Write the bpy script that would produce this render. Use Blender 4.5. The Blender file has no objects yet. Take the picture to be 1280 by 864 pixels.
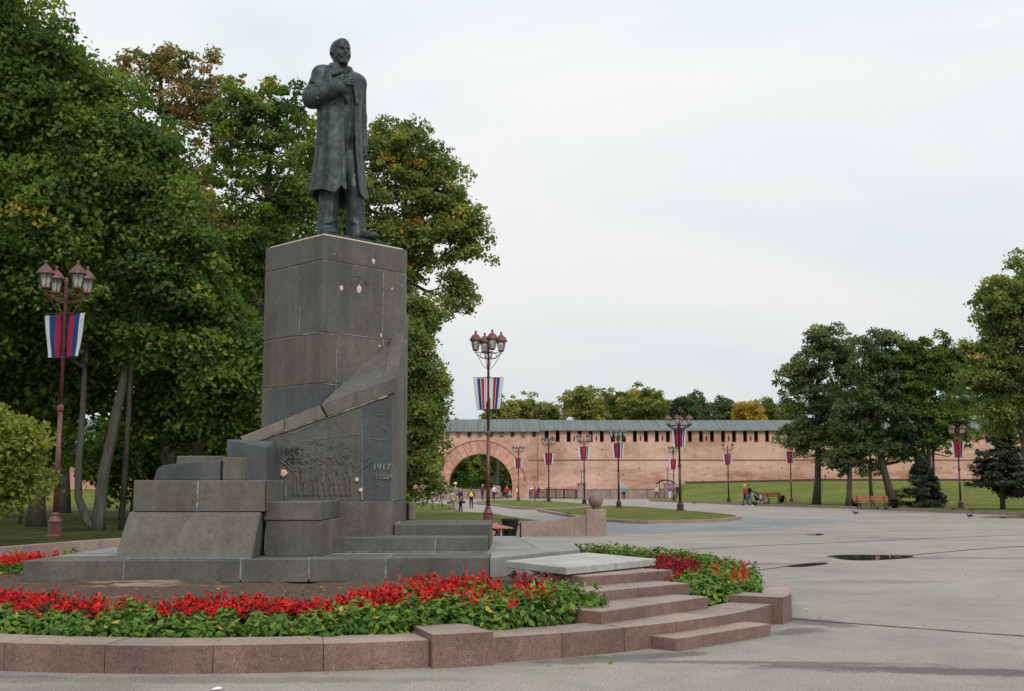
import bpy, bmesh, math, random
import numpy as np
from mathutils import Vector, Matrix
random.seed(7); RNG = np.random.default_rng(11)
S = bpy.context.scene
COL = S.collection
rad = math.radians

# ---------------------------------------------------------------- camera
CAM_H = 1.6; FPX = 1440.0; PITCH = math.atan(175/1440)
cd = bpy.data.cameras.new('camera'); cd.sensor_width = 36; cd.lens = 36*FPX/1280
cd.clip_start = 0.1; cd.clip_end = 3000
cam = bpy.data.objects.new('camera', cd); COL.objects.link(cam)
cam.location = (0, 0, CAM_H); cam.rotation_euler = (math.pi/2 + PITCH, 0, 0)
S.camera = cam
S.render.resolution_x = 1024; S.render.resolution_y = 691

# ---------------------------------------------------------------- world, sun, exposure
SUN_EL, SUN_AZ = 43, 158          # azimuth clockwise from +Y (the view direction)
w = bpy.data.worlds.new('World'); S.world = w; w.use_nodes = True
nt = w.node_tree; nt.nodes.clear()
def N(nt, t, **k):
    n = nt.nodes.new(t)
    for a, v in k.items():
        if a in n.inputs: n.inputs[a].default_value = v
        else: setattr(n, a, v)
    return n
out = N(nt, 'ShaderNodeOutputWorld')
sky = N(nt, 'ShaderNodeTexSky'); sky.sky_type = 'NISHITA'; sky.sun_disc = False
sky.sun_elevation = rad(SUN_EL); sky.sun_rotation = rad(SUN_AZ); sky.air_density = 1; sky.dust_density = 3
b1 = N(nt, 'ShaderNodeBackground', Strength=0.08)
nt.links.new(sky.outputs[0], b1.inputs[0])
# the closed cloud layer: pale grey, soft, a little brighter overhead as overcast skies are
tc = N(nt, 'ShaderNodeTexCoord')
sep = N(nt, 'ShaderNodeSeparateXYZ'); nt.links.new(tc.outputs['Generated'], sep.inputs[0])
mp = N(nt, 'ShaderNodeMapping'); mp.inputs['Scale'].default_value = (1, 1, 2.8); mp.inputs['Rotation'].default_value = (0.0, 0.25, 0.4)
nt.links.new(tc.outputs['Generated'], mp.inputs[0])
no = N(nt, 'ShaderNodeTexNoise', Scale=1.9, Detail=4, Roughness=0.5, Distortion=0.5); nt.links.new(mp.outputs[0], no.inputs['Vector'])
cr = N(nt, 'ShaderNodeValToRGB'); nt.links.new(no.outputs[0], cr.inputs[0])
cr.color_ramp.elements[0].position = 0.36; cr.color_ramp.elements[0].color = (0.70, 0.775, 0.815, 1)
cr.color_ramp.elements[1].position = 0.62; cr.color_ramp.elements[1].color = (0.875, 0.885, 0.875, 1)
gr = N(nt, 'ShaderNodeMapRange'); gr.inputs[1].default_value = 0.0; gr.inputs[2].default_value = 1.0
gr.inputs[3].default_value = 0.93; gr.inputs[4].default_value = 1.55
nt.links.new(sep.outputs['Z'], gr.inputs[0])
b2 = N(nt, 'ShaderNodeBackground'); nt.links.new(cr.outputs[0], b2.inputs[0]); nt.links.new(gr.outputs[0], b2.inputs[1])
mx = N(nt, 'ShaderNodeMixShader', Fac=0.93)
nt.links.new(b1.outputs[0], mx.inputs[1]); nt.links.new(b2.outputs[0], mx.inputs[2]); nt.links.new(mx.outputs[0], out.inputs[0])
sl = bpy.data.lights.new('sun', 'SUN'); sl.energy = 1.5; sl.angle = rad(14); sl.color = (1.0, 0.955, 0.90)
so = bpy.data.objects.new('sun', sl); COL.objects.link(so)
so.rotation_euler = (rad(90 - SUN_EL), 0, rad(180 - SUN_AZ))
S.view_settings.view_transform = 'Standard'; S.view_settings.look = 'None'
S.view_settings.exposure = 0.0; S.view_settings.gamma = 1.0

# ---------------------------------------------------------------- helpers: photograph to place
def ray(px, py):
    a = (px-640)/FPX; b = (432-py)/FPX; c, s = math.cos(PITCH), math.sin(PITCH)
    return a, c-b*s, s+b*c
def G(px, py, z=0.0):
    x, y, d = ray(px, py); t = (z-CAM_H)/d
    return Vector((x*t, y*t, z))
def P(px, py, Y):
    x, y, d = ray(px, py); t = Y/y
    return Vector((x*t, Y, CAM_H+d*t))
def PX(px, Y, py=600): return P(px, py, Y).x
def PZ(py, Y): return P(640, py, Y).z

# ---------------------------------------------------------------- helpers: objects
def tag(o, label=None, cat=None, group=None, kind=None):
    if label: o['label'] = label
    if cat: o['category'] = cat
    if group: o['group'] = group
    if kind: o['kind'] = kind
    return o
def thing(name, label, cat, loc=(0, 0, 0), rz=0.0, group=None):
    o = bpy.data.objects.new(name, None); COL.objects.link(o); o.empty_display_size = 0.2
    o.location = loc; o.rotation_euler = (0, 0, rz)
    return tag(o, label, cat, group)
def link(name, me, parent=None, mats=None):
    o = bpy.data.objects.new(name, me); COL.objects.link(o)
    if parent is not None: o.parent = parent
    if mats is not None and len(me.materials) == 0:
        for m in (mats if isinstance(mats, (list, tuple)) else [mats]): me.materials.append(m)
    return o
def obj(name, bm, mats, parent=None, smooth=False):
    bmesh.ops.recalc_face_normals(bm, faces=bm.faces)
    me = bpy.data.meshes.new(name); bm.to_mesh(me); bm.free()
    if smooth: me.shade_smooth()
    return link(name, me, parent, mats)
def copy_tree(o, parent=None):
    c = o.copy(); COL.objects.link(c)
    if parent is not None: c.parent = parent
    for ch in list(o.children): copy_tree(ch, c)
    return c
def np_mesh(name, V, F, mats, parent=None, smooth=False, mi=None, tint=None):
    """V (n,3), F (m,4) or (m,3)"""
    me = bpy.data.meshes.new(name); V = np.asarray(V, np.float32); F = np.asarray(F, np.int32)
    k = F.shape[1]
    me.vertices.add(len(V)); me.vertices.foreach_set('co', V.ravel())
    me.loops.add(F.size); me.loops.foreach_set('vertex_index', F.ravel())
    me.polygons.add(len(F)); me.polygons.foreach_set('loop_start', np.arange(0, F.size, k, dtype=np.int32))
    me.polygons.foreach_set('loop_total', np.full(len(F), k, np.int32))
    if mi is not None: me.polygons.foreach_set('material_index', np.asarray(mi, np.int32))
    me.polygons.foreach_set('use_smooth', np.full(len(F), bool(smooth)))
    me.update(calc_edges=True)
    if tint is not None:
        a = me.attributes.new('tint', 'FLOAT', 'POINT'); a.data.foreach_set('value', np.asarray(tint, np.float32))
    return link(name, me, parent, mats)

def add_box(bm, x0, x1, y0, y1, z0, z1, M=None):
    r = bmesh.ops.create_cube(bm, size=1.0)
    m = Matrix.Translation(((x0+x1)/2, (y0+y1)/2, (z0+z1)/2)) @ Matrix.Diagonal((abs(x1-x0), abs(y1-y0), abs(z1-z0), 1))
    bmesh.ops.transform(bm, matrix=(M @ m) if M else m, verts=r['verts']); return r['verts']
def bev(bm, o=0.008, seg=1):
    bmesh.ops.bevel(bm, geom=list(bm.edges), offset=o, segments=seg, affect='EDGES', clamp_overlap=True)
    return bm
def box(x0, x1, y0, y1, z0, z1, b=0.0, M=None):
    bm = bmesh.new(); add_box(bm, x0, x1, y0, y1, z0, z1, M)
    if b: bev(bm, b)
    return bm
def hull(pts, b=0.0):
    bm = bmesh.new()
    for p in pts: bm.verts.new(p)
    bmesh.ops.convex_hull(bm, input=list(bm.verts))
    bmesh.ops.delete(bm, geom=[v for v in bm.verts if not v.link_faces], context='VERTS')
    bmesh.ops.dissolve_limit(bm, angle_limit=0.02, verts=list(bm.verts), edges=list(bm.edges))
    if b: bev(bm, b)
    return bm
def add_prism(bm, poly, z0, z1):
    """poly list of (x,y) or (x,y,z) ; z1 may be list"""
    n = len(poly); lo = [bm.verts.new((p[0], p[1], z0)) for p in poly]; hi = [bm.verts.new((p[0], p[1], z1)) for p in poly]
    for i in range(n):
        j = (i+1) % n; bm.faces.new((lo[i], lo[j], hi[j], hi[i]))
    bm.faces.new(hi); bm.faces.new(lo[::-1])
def prism(poly, z0, z1, b=0.0):
    bm = bmesh.new(); add_prism(bm, poly, z0, z1)
    if b: bev(bm, b)
    return bm
def add_lathe(bm, prof, n=12, loc=(0, 0, 0), M=None):
    """prof list of (r,z)"""
    rings = []
    for r, z in prof:
        rings.append([bm.verts.new((loc[0]+r*math.cos(2*math.pi*i/n), loc[1]+r*math.sin(2*math.pi*i/n), loc[2]+z)) for i in range(n)])
    for a, b in zip(rings, rings[1:]):
        for i in range(n):
            j = (i+1) % n; bm.faces.new((a[i], a[j], b[j], b[i]))
    bm.faces.new(rings[0][::-1]); bm.faces.new(rings[-1])
    if M is not None: bmesh.ops.transform(bm, matrix=M, verts=[v for r in rings for v in r])
def add_tube(bm, pts, rs, n=6, cap=True):
    pts = [Vector(p) for p in pts]
    if not isinstance(rs, (list, tuple)): rs = [rs]*len(pts)
    prev = None; rings = []
    for i, p in enumerate(pts):
        d = (pts[min(i+1, len(pts)-1)]-pts[max(i-1, 0)]).normalized()
        if prev is None:
            a = Vector((0, 0, 1)) if abs(d.z) < 0.9 else Vector((1, 0, 0)); s = d.cross(a).normalized()
        else:
            s = prev - d*prev.dot(d); s = s.normalized() if s.length > 1e-5 else d.orthogonal().normalized()
        prev = s; t = d.cross(s)
        rings.append([bm.verts.new(p+(s*math.cos(2*math.pi*k/n)+t*math.sin(2*math.pi*k/n))*rs[i]) for k in range(n)])
    for a, b in zip(rings, rings[1:]):
        for i in range(n):
            j = (i+1) % n; bm.faces.new((a[i], a[j], b[j], b[i]))
    if cap: bm.faces.new(rings[0][::-1]); bm.faces.new(rings[-1])
def tube(pts, rs, n=6):
    bm = bmesh.new(); add_tube(bm, pts, rs, n); return bm

# ---------------------------------------------------------------- materials
MATS = {}
def mat(name, base, rough=0.8, metal=0.0, spec=0.3):
    m = bpy.data.materials.new(name); m.use_nodes = True; t = m.node_tree
    p = t.nodes['Principled BSDF']; p.inputs['Base Color'].default_value = (*base, 1); p.inputs['Roughness'].default_value = rough
    p.inputs['Metallic'].default_value = metal; p.inputs['Specular IOR Level'].default_value = spec
    MATS[name] = m; return m
def ramp(t, src, stops):
    r = t.nodes.new('ShaderNodeValToRGB'); e = r.color_ramp.elements
    while len(e) < len(stops): e.new(0.5)
    for i, (p, c) in enumerate(stops): e[i].position = p; e[i].color = (*c, 1) if len(c) == 3 else c
    t.links.new(src, r.inputs[0]); return r.outputs[0]
def noise(t, co, scale, detail=4, rough=0.55, dist=0.0):
    n = N(t, 'ShaderNodeTexNoise', Scale=scale, Detail=detail, Roughness=rough, Distortion=dist); t.links.new(co, n.inputs['Vector']); return n.outputs[0]
def coords(t, scale=None, world=True):
    if world:
        g = t.nodes.new('ShaderNodeNewGeometry'); o = g.outputs['Position']
    else:
        g = t.nodes.new('ShaderNodeTexCoord'); o = g.outputs['Object']
    if scale:
        mp = t.nodes.new('ShaderNodeMapping'); mp.inputs['Scale'].default_value = scale; t.links.new(o, mp.inputs[0]); o = mp.outputs[0]
    return o
def mixc(t, a, b, fac, mode='MIX'):
    m = t.nodes.new('ShaderNodeMix'); m.data_type = 'RGBA'; m.blend_type = mode
    for i, v in ((6, a), (7, b)):
        if isinstance(v, tuple): m.inputs[i].default_value = (*v, 1)
        else: t.links.new(v, m.inputs[i])
    if isinstance(fac, float): m.inputs[0].default_value = fac
    else: t.links.new(fac, m.inputs[0])
    return m.outputs[2]
def bump(t, src, strength=0.3, dist=0.01):
    b = N(t, 'ShaderNodeBump'); b.inputs['Strength'].default_value = strength; b.inputs['Distance'].default_value = dist
    t.links.new(src, b.inputs['Height']); t.links.new(b.outputs[0], t.nodes['Principled BSDF'].inputs['Normal'])
def setbase(m, src): m.node_tree.links.new(src, m.node_tree.nodes['Principled BSDF'].inputs['Base Color'])
def setrough(m, src): m.node_tree.links.new(src, m.node_tree.nodes['Principled BSDF'].inputs['Roughness'])
def objrand(t):
    o = t.nodes.new('ShaderNodeObjectInfo'); return o.outputs['Random']

def stone(name, dark, mid, light, fine=220, streak=0.25, rough=0.75, perobj=0.25, bs=0.25, dirt=0.35):
    m = mat(name, mid, rough); t = m.node_tree; co = coords(t)
    f = ramp(t, noise(t, co, fine, 2, 0.7), [(0.30, dark), (0.50, mid), (0.70, light)])
    big = ramp(t, noise(t, co, 1.3, 5, 0.6), [(0.3, (0.72, 0.72, 0.72)), (0.7, (1.15, 1.13, 1.10))])
    c = mixc(t, f, big, 1.0, 'MULTIPLY')
    st = ramp(t, noise(t, coords(t, (7, 7, 0.7)), 1.0, 5, 0.65), [(0.42, (1, 1, 1)), (0.66, (0.62, 0.60, 0.57))])
    c = mixc(t, c, st, streak, 'MULTIPLY')
    mid_n = ramp(t, noise(t, co, 17, 6, 0.8), [(0.34, (0.70, 0.69, 0.67)), (0.66, (1.24, 1.23, 1.21))])
    c = mixc(t, c, mid_n, dirt*2 if dirt < 0.5 else 1.0, 'MULTIPLY')
    pr = ramp(t, objrand(t), [(0, (1-perobj, 1-perobj, 1-perobj)), (1, (1+perobj, 1+perobj*0.95, 1+perobj*0.88))])
    c = mixc(t, c, pr, 1.0, 'MULTIPLY')
    setbase(m, c); bump(t, noise(t, co, 60, 4, 0.7), bs, 0.006); return m
stone('basalt', (0.068, 0.066, 0.061), (0.122, 0.117, 0.108), (0.185, 0.178, 0.167), perobj=0.16, streak=.5)
stone('dusty_lit_paving', (0.17, 0.17, 0.165), (0.25, 0.25, 0.24), (0.34, 0.34, 0.33), perobj=0.08, streak=0.0)  # platform paving, lightened for dust and for skylight on level tops
stone('basalt_olive', (0.085, 0.082, 0.068), (0.140, 0.135, 0.114), (0.205, 0.198, 0.172), perobj=0.12, streak=.5)
stone('basalt_blue', (0.052, 0.058, 0.062), (0.086, 0.095, 0.102), (0.128, 0.142, 0.150), perobj=0.08, streak=.4)
stone('basalt_brown', (0.078, 0.070, 0.061), (0.132, 0.118, 0.105), (0.200, 0.182, 0.164), perobj=0.1, streak=.6)
stone('coping_stone', (0.13, 0.115, 0.10), (0.20, 0.18, 0.155), (0.28, 0.25, 0.22), perobj=0.08, streak=0.4)
stone('granite', (0.090, 0.052, 0.046), (0.200, 0.126, 0.110), (0.34, 0.25, 0.225), fine=115, streak=0.35, rough=0.42, perobj=0.13, bs=0.15)
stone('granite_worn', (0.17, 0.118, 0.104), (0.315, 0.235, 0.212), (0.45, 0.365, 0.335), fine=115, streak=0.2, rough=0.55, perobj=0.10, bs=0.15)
stone('granite_pale', (0.17, 0.10, 0.085), (0.33, 0.235, 0.205), (0.47, 0.37, 0.33), fine=60, streak=0.2, rough=0.7, perobj=0.06, bs=0.15)
stone('grey_slab', (0.30, 0.30, 0.285), (0.40, 0.40, 0.38), (0.50, 0.50, 0.48), fine=120, streak=0.1, perobj=0.05)
def mortar(name, a, b):
    m = mat(name, a, 0.9); t = m.node_tree
    setbase(m, ramp(t, noise(t, coords(t), 9, 5, 0.75), [(0.38, a), (0.62, b)]))
mortar('mortar', (0.10, 0.105, 0.105), (0.30, 0.34, 0.35)); mortar('mortar_warm', (0.10, 0.09, 0.075), (0.42, 0.38, 0.31))
m = mat('chip', (0.62, 0.47, 0.36), 0.9); t = m.node_tree
setbase(m, ramp(t, noise(t, coords(t), 45, 4), [(0.3, (0.48, 0.33, 0.24)), (0.6, (0.68, 0.55, 0.44))]))
m = mat('scratch', (0.045, 0.042, 0.04), 0.9)
m = mat('pale_letter', (0.23, 0.235, 0.22), 0.9)
m = mat('dark_letter', (0.05, 0.046, 0.042), 0.8)

# bronze
m = mat('bronze', (0.07, 0.085, 0.08), 0.5, 0.55, 0.4); t = m.node_tree; co = coords(t)
c = ramp(t, noise(t, co, 9, 6, 0.65), [(0.3, (0.018, 0.025, 0.026)), (0.55, (0.044, 0.057, 0.058)), (0.75, (0.095, 0.125, 0.120))])
st = ramp(t, noise(t, coords(t, (14, 14, 1.2)), 1.0, 5, 0.6), [(0.4, (0.8, 0.8, 0.8)), (0.65, (1.5, 1.6, 1.55))])
setbase(m, mixc(t, c, st, 0.8, 'MULTIPLY')); bump(t, noise(t, co, 55, 4, 0.7), 0.5, 0.006)

# asphalt plaza
m = mat('asphalt', (0.3, 0.28, 0.26), 0.85, 0, 0.25); t = m.node_tree; co = coords(t)
c = ramp(t, noise(t, co, 62, 3, 0.85), [(0.32, (0.10, 0.090, 0.080)), (0.5, (0.295, 0.266, 0.240)), (0.68, (0.53, 0.485, 0.445))])
c = mixc(t, c, ramp(t, noise(t, co, 0.17, 6, 0.6, 0.6), [(0.35, (0.80, 0.81, 0.82)), (0.6, (1.07, 1.06, 1.05))]), 0.8, 'MULTIPLY')
c = mixc(t, c, ramp(t, noise(t, coords(t, (0.35, 1.0, 1.0)), 1.5, 8, 0.72, 1.0), [(0.55, (1, 1, 1)), (0.68, (0.74, 0.73, 0.72))]), 0.55, 'MULTIPLY')
c = mixc(t, c, ramp(t, noise(t, co, 32, 5, 0.85), [(0.36, (0.78, 0.77, 0.76)), (0.64, (1.16, 1.16, 1.16))]), 1.0, 'MULTIPLY')
# worn, damp patches with ragged edges, each with its own place and size (x, y, half length, half width, heading, strength)
STAINS = [(0.95, 11.0, 1.1, 0.26, 22, .75), (1.5, 11.2, .5, .2, 30, .9), (3.6, 13.9, .7, .34, -60, .85), (-2.6, 9.8, 2.4, .22, 0, .5), (-3.6, 9.3, .9, .4, 20, .35),
          (2.2, 10.75, 1.8, .13, -4, .75), (3.9, 10.25, 2.2, .26, -10, .95), (3.15, 13.0, .5, .25, 40, .8), (6.0, 19.6, 1.6, .5, 5, .4), (9.3, 26.0, 3.2, .5, 0, .5), (11.5, 22.0, 2.5, .6, 0, .45), (5, 24, 2.5, .5, 0, .4), (-4.6, 10.0, 1.2, .14, -5, .6)]
wn = N(t, 'ShaderNodeTexNoise', Scale=4.2, Detail=10, Roughness=0.78); t.links.new(co, wn.inputs['Vector'])
acc = None
for (sx_, sy_, ra_, rb_, hd_, st_) in STAINS:
    mp = t.nodes.new('ShaderNodeMapping'); mp.vector_type = 'TEXTURE'; mp.inputs['Location'].default_value = (sx_, sy_, 0); mp.inputs['Rotation'].default_value = (0, 0, rad(hd_)); mp.inputs['Scale'].default_value = (ra_, rb_, 1)
    t.links.new(co, mp.inputs[0]); ln = t.nodes.new('ShaderNodeVectorMath'); ln.operation = 'LENGTH'; t.links.new(mp.outputs[0], ln.inputs[0])
    ad = N(t, 'ShaderNodeMath'); ad.operation = 'MULTIPLY_ADD'; t.links.new(wn.outputs[0], ad.inputs[0]); ad.inputs[1].default_value = 2.4; t.links.new(ln.outputs['Value'], ad.inputs[2])
    mr = t.nodes.new('ShaderNodeMapRange'); mr.inputs[1].default_value = 2.25; mr.inputs[2].default_value = 1.75; mr.inputs[3].default_value = 0; mr.inputs[4].default_value = st_; t.links.new(ad.outputs[0], mr.inputs[0])
    if acc is None: acc = mr.outputs[0]
    else:
        mxn = N(t, 'ShaderNodeMath'); mxn.operation = 'MAXIMUM'; t.links.new(acc, mxn.inputs[0]); t.links.new(mr.outputs[0], mxn.inputs[1]); acc = mxn.outputs[0]
c = mixc(t, c, ramp(t, noise(t, co, 1.1, 7, 0.7, 0.8), [(0.36, (0.87, 0.88, 0.89)), (0.62, (1.08, 1.06, 1.04))]), 1.0, 'MULTIPLY')
c = mixc(t, c, mixc(t, c, (0.42, 0.41, 0.40), 1.0, 'MULTIPLY'), acc)
setbase(m, c); bump(t, noise(t, co, 70, 3, 0.8), 0.5, 0.006)
m = mat('asphalt_patch', (0.2, 0.2, 0.2), 0.8, 0, 0.25); t = m.node_tree; co = coords(t)
c = ramp(t, noise(t, co, 60, 4, 0.8), [(0.3, (0.13, 0.135, 0.135)), (0.5, (0.20, 0.205, 0.205)), (0.7, (0.28, 0.28, 0.28))])
c = mixc(t, c, ramp(t, noise(t, co, 0.3, 6, 0.6, 0.6), [(0.35, (0.8, 0.8, 0.8)), (0.62, (1.15, 1.14, 1.13))]), 0.9, 'MULTIPLY')
setbase(m, c)
m = mat('crack', (0.075, 0.07, 0.065), 0.9)
m = mat('damp', (0.15, 0.14, 0.13), 0.45, 0, 0.5); t = m.node_tree; co = coords(t)
setbase(m, ramp(t, noise(t, co, 90, 3, 0.8), [(0.3, (0.09, 0.083, 0.078)), (0.7, (0.24, 0.22, 0.205))]))
m = mat('stain', (0.15, 0.14, 0.13), 0.8); t = m.node_tree; co = coords(t)
setbase(m, ramp(t, noise(t, co, 90, 3, 0.8), [(0.3, (0.11, 0.10, 0.094)), (0.7, (0.30, 0.275, 0.255))]))
m = mat('water', (0.045, 0.045, 0.04), 0.03, 0, 0.6)
# soil, grass
m = mat('soil', (0.07, 0.045, 0.03), 0.95); t = m.node_tree; co = coords(t)
c = ramp(t, noise(t, co, 22, 6, 0.75), [(0.3, (0.035, 0.022, 0.016)), (0.5, (0.10, 0.065, 0.045)), (0.72, (0.19, 0.135, 0.10))])
c = mixc(t, c, (0.33, 0.25, 0.175), ramp(t, noise(t, coords(t, (0.5, 1.2, 1)), 1.0, 5, 0.6), [(0.56, (0, 0, 0)), (0.62, (1, 1, 1))]))
setbase(m, c); bump(t, noise(t, co, 30, 6, 0.8), 0.9, 0.03)
def grass(name, d, g, y):
    m = mat(name, g, 0.95, 0, 0.1); t = m.node_tree; co = coords(t)
    c = ramp(t, noise(t, co, 2.2, 8, 0.75), [(0.32, d), (0.5, g), (0.7, y)])
    c = mixc(t, c, ramp(t, noise(t, co, 0.16, 4, 0.6), [(0.35, (0.72, 0.78, 0.7)), (0.65, (1.2, 1.1, 1.0))]), 1.0, 'MULTIPLY')
    c = mixc(t, c, ramp(t, noise(t, co, 1.3, 9, 0.8), [(0.34, (0.66, 0.70, 0.66)), (0.64, (1.25, 1.2, 1.15))]), 1.0, 'MULTIPLY')
    c = mixc(t, c, (0.17, 0.135, 0.06), ramp(t, noise(t, co, 0.55, 7, 0.7, 0.4), [(0.50, (0, 0, 0)), (0.70, (.7, .7, .7))]))
    setbase(m, c); bump(t, noise(t, co, 9, 6, 0.8), 1.0, 0.15)
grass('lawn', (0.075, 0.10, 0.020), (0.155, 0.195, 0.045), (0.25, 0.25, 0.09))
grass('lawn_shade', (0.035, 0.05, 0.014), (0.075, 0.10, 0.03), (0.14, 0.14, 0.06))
# metals, misc
m = mat('lamp_paint', (0.13, 0.040, 0.035), 0.4, 0.0, 0.5); t = m.node_tree
setbase(m, ramp(t, noise(t, coords(t), 6, 4), [(0.3, (0.085, 0.028, 0.025)), (0.7, (0.155, 0.052, 0.045))]))
mat('lamp_paint_dark', (0.035, 0.020, 0.020), 0.45, 0, 0.5)
m = mat('lamp_glass', (0.80, 0.80, 0.72), 0.25, 0, 0.5); pb = m.node_tree.nodes['Principled BSDF']; pb.inputs['Transmission Weight'].default_value = 0.75
mat('bulb', (0.82, 0.80, 0.72), 0.4)
mat('banner_white', (0.78, 0.80, 0.82), 0.8); mat('banner_blue', (0.035, 0.09, 0.30), 0.8); mat('banner_red', (0.55, 0.025, 0.075), 0.8)
mat('banner_navy', (0.035, 0.04, 0.16), 0.8); mat('gold', (0.55, 0.38, 0.10), 0.6)
mat('bench_wood', (0.36, 0.12, 0.075), 0.6); mat('iron', (0.02, 0.02, 0.022), 0.5, 0.3)
mat('tyre', (0.02, 0.02, 0.02), 0.7)
# brick wall
m = mat('brick', (0.5, 0.27, 0.18), 0.9, 0, 0.15); t = m.node_tree; co = coords(t)
sx = t.nodes.new('ShaderNodeSeparateXYZ'); t.links.new(co, sx.inputs[0]); cb = t.nodes.new('ShaderNodeCombineXYZ')
t.links.new(sx.outputs['X'], cb.inputs['X']); t.links.new(sx.outputs['Z'], cb.inputs['Y'])
bt = N(t, 'ShaderNodeTexBrick', Scale=1.0); bt.inputs['Brick Width'].default_value = 0.42; bt.inputs['Row Height'].default_value = 0.14
bt.inputs['Mortar Size'].default_value = 0.014; bt.inputs['Color1'].default_value = (0.62, 0.375, 0.29, 1); bt.inputs['Color2'].default_value = (0.52, 0.305, 0.235, 1)
bt.inputs['Mortar'].default_value = (0.62, 0.47, 0.39, 1); t.links.new(cb.outputs[0], bt.inputs['Vector'])
c = mixc(t, bt.outputs[0], ramp(t, noise(t, coords(t, (0.12, 0.12, 0.30)), 1.0, 7, 0.65, 0.5), [(0.35, (0.70, 0.64, 0.60)), (0.5, (1, 1, 1)), (0.68, (1.22, 1.28, 1.30))]), 1.0, 'MULTIPLY')
# redder worn band low on the wall
bandz = t.nodes.new('ShaderNodeMapRange'); bandz.inputs[1].default_value = 4.6; bandz.inputs[2].default_value = 3.2; t.links.new(sx.outputs['Z'], bandz.inputs[0])
bn = ramp(t, noise(t, coords(t, (0.14, 0.14, 0.55)), 1.0, 6, 0.7), [(0.50, (0, 0, 0)), (0.60, (1, 1, 1))])
mm = N(t, 'ShaderNodeMath'); mm.operation = 'MULTIPLY'; t.links.new(bandz.outputs[0], mm.inputs[0]); t.links.new(bn, mm.inputs[1])
m2 = N(t, 'ShaderNodeMath'); m2.operation = 'MULTIPLY'; t.links.new(mm.outputs[0], m2.inputs[0]); m2.inputs[1].default_value = 0.65
c = mixc(t, c, (0.36, 0.13, 0.085), m2.outputs[0]); 
c = mixc(t, c, ramp(t, noise(t, coords(t, (1.2, 1.2, 0.12)), 1.0, 5, 0.7), [(0.45, (1, 1, 1)), (0.7, (0.84, 0.80, 0.77))]), 0.8, 'MULTIPLY')
setbase(m, c)
mat('brick_dark', (0.27, 0.105, 0.075), 0.9); 
m = mat('voussoir', (0.5, 0.24, 0.16), 0.9); t = m.node_tree
c = ramp(t, noise(t, coords(t), 1.6, 6, 0.7), [(0.3, (0.46, 0.225, 0.165)), (0.7, (0.62, 0.36, 0.275))])
setbase(m, mixc(t, c, ramp(t, objrand(t), [(0, (0.85, 0.85, 0.85)), (1, (1.12, 1.12, 1.12))]), 1.0, 'MULTIPLY'))
m = mat('roof_boards', (0.2, 0.23, 0.23), 0.7); t = m.node_tree
c = ramp(t, noise(t, coords(t, (2.2, 0.15, 0.15)), 1.0, 6, 0.7), [(0.3, (0.085, 0.098, 0.10)), (0.7, (0.175, 0.195, 0.195))])
setbase(m, c)
mat('dark_inside', (0.03, 0.022, 0.018), 0.95)
mat('wood_beam', (0.16, 0.12, 0.06), 0.9)
# bark
def bark(name, a, b):
    m = mat(name, a, 0.95, 0, 0.1); t = m.node_tree
    setbase(m, ramp(t, noise(t, coords(t, (9, 9, 1.4)), 1.0, 6, 0.75), [(0.3, a), (0.7, b)])); bump(t, noise(t, coords(t, (14, 14, 2)), 1.0, 5, 0.7), 0.8, 0.03)
bark('bark', (0.045, 0.038, 0.030), (0.13, 0.115, 0.09)); bark('bark_grey', (0.045, 0.042, 0.035), (0.13, 0.12, 0.10))
# leaves: tint 0..1 picks colour of every leaf
def leaf(name, stops, trans=0.48, rough=0.6):
    m = mat(name, (0.1, 0.1, 0.1), rough, 0, 0.25); t = m.node_tree
    a = t.nodes.new('ShaderNodeAttribute'); a.attribute_name = 'tint'
    c = ramp(t, a.outputs['Fac'], stops); setbase(m, c)
    tr = N(t, 'ShaderNodeBsdfTranslucent'); cc = mixc(t, c, (1.25, 1.35, 0.6), 1.0, 'MULTIPLY'); t.links.new(cc, tr.inputs[0])
    mx = N(t, 'ShaderNodeMixShader', Fac=trans); t.links.new(t.nodes['Principled BSDF'].outputs[0], mx.inputs[1]); t.links.new(tr.outputs[0], mx.inputs[2])
    t.links.new(mx.outputs[0], t.nodes['Material Output'].inputs[0]); return m
leaf('leaf_maple', [(0, (0.039, 0.073, 0.020)), (0.40, (0.093, 0.157, 0.034)), (0.80, (0.183, 0.252, 0.050)), (0.93, (0.295, 0.315, 0.063)), (1, (0.420, 0.308, 0.069))])
leaf('leaf_brownish', [(0, (0.074, 0.083, 0.032)), (0.4, (0.180, 0.173, 0.067)), (0.75, (0.316, 0.226, 0.097)), (1, (0.496, 0.270, 0.113))])
leaf('leaf_linden', [(0, (0.076, 0.110, 0.033)), (0.45, (0.160, 0.206, 0.055)), (0.82, (0.275, 0.305, 0.084)), (0.95, (0.458, 0.366, 0.084)), (1, (0.640, 0.351, 0.091))])
leaf('leaf_bright', [(0, (0.085, 0.115, 0.02)), (0.5, (0.20, 0.235, 0.045)), (1, (0.33, 0.33, 0.08))])
leaf('leaf_grey', [(0, (0.052, 0.081, 0.040)), (0.5, (0.115, 0.155, 0.071)), (0.9, (0.216, 0.245, 0.115)), (1, (0.374, 0.316, 0.115))])
leaf('leaf_yellow', [(0, (0.22, 0.17, 0.03)), (0.5, (0.48, 0.31, 0.05)), (1, (0.6, 0.42, 0.08))])
leaf('leaf_olive', [(0, (0.108, 0.137, 0.040)), (0.6, (0.245, 0.252, 0.075)), (1, (0.475, 0.402, 0.101))])
leaf('needle', [(0, (0.016, 0.026, 0.015)), (0.6, (0.038, 0.050, 0.028)), (1, (0.08, 0.09, 0.05))], trans=0.05)
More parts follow.
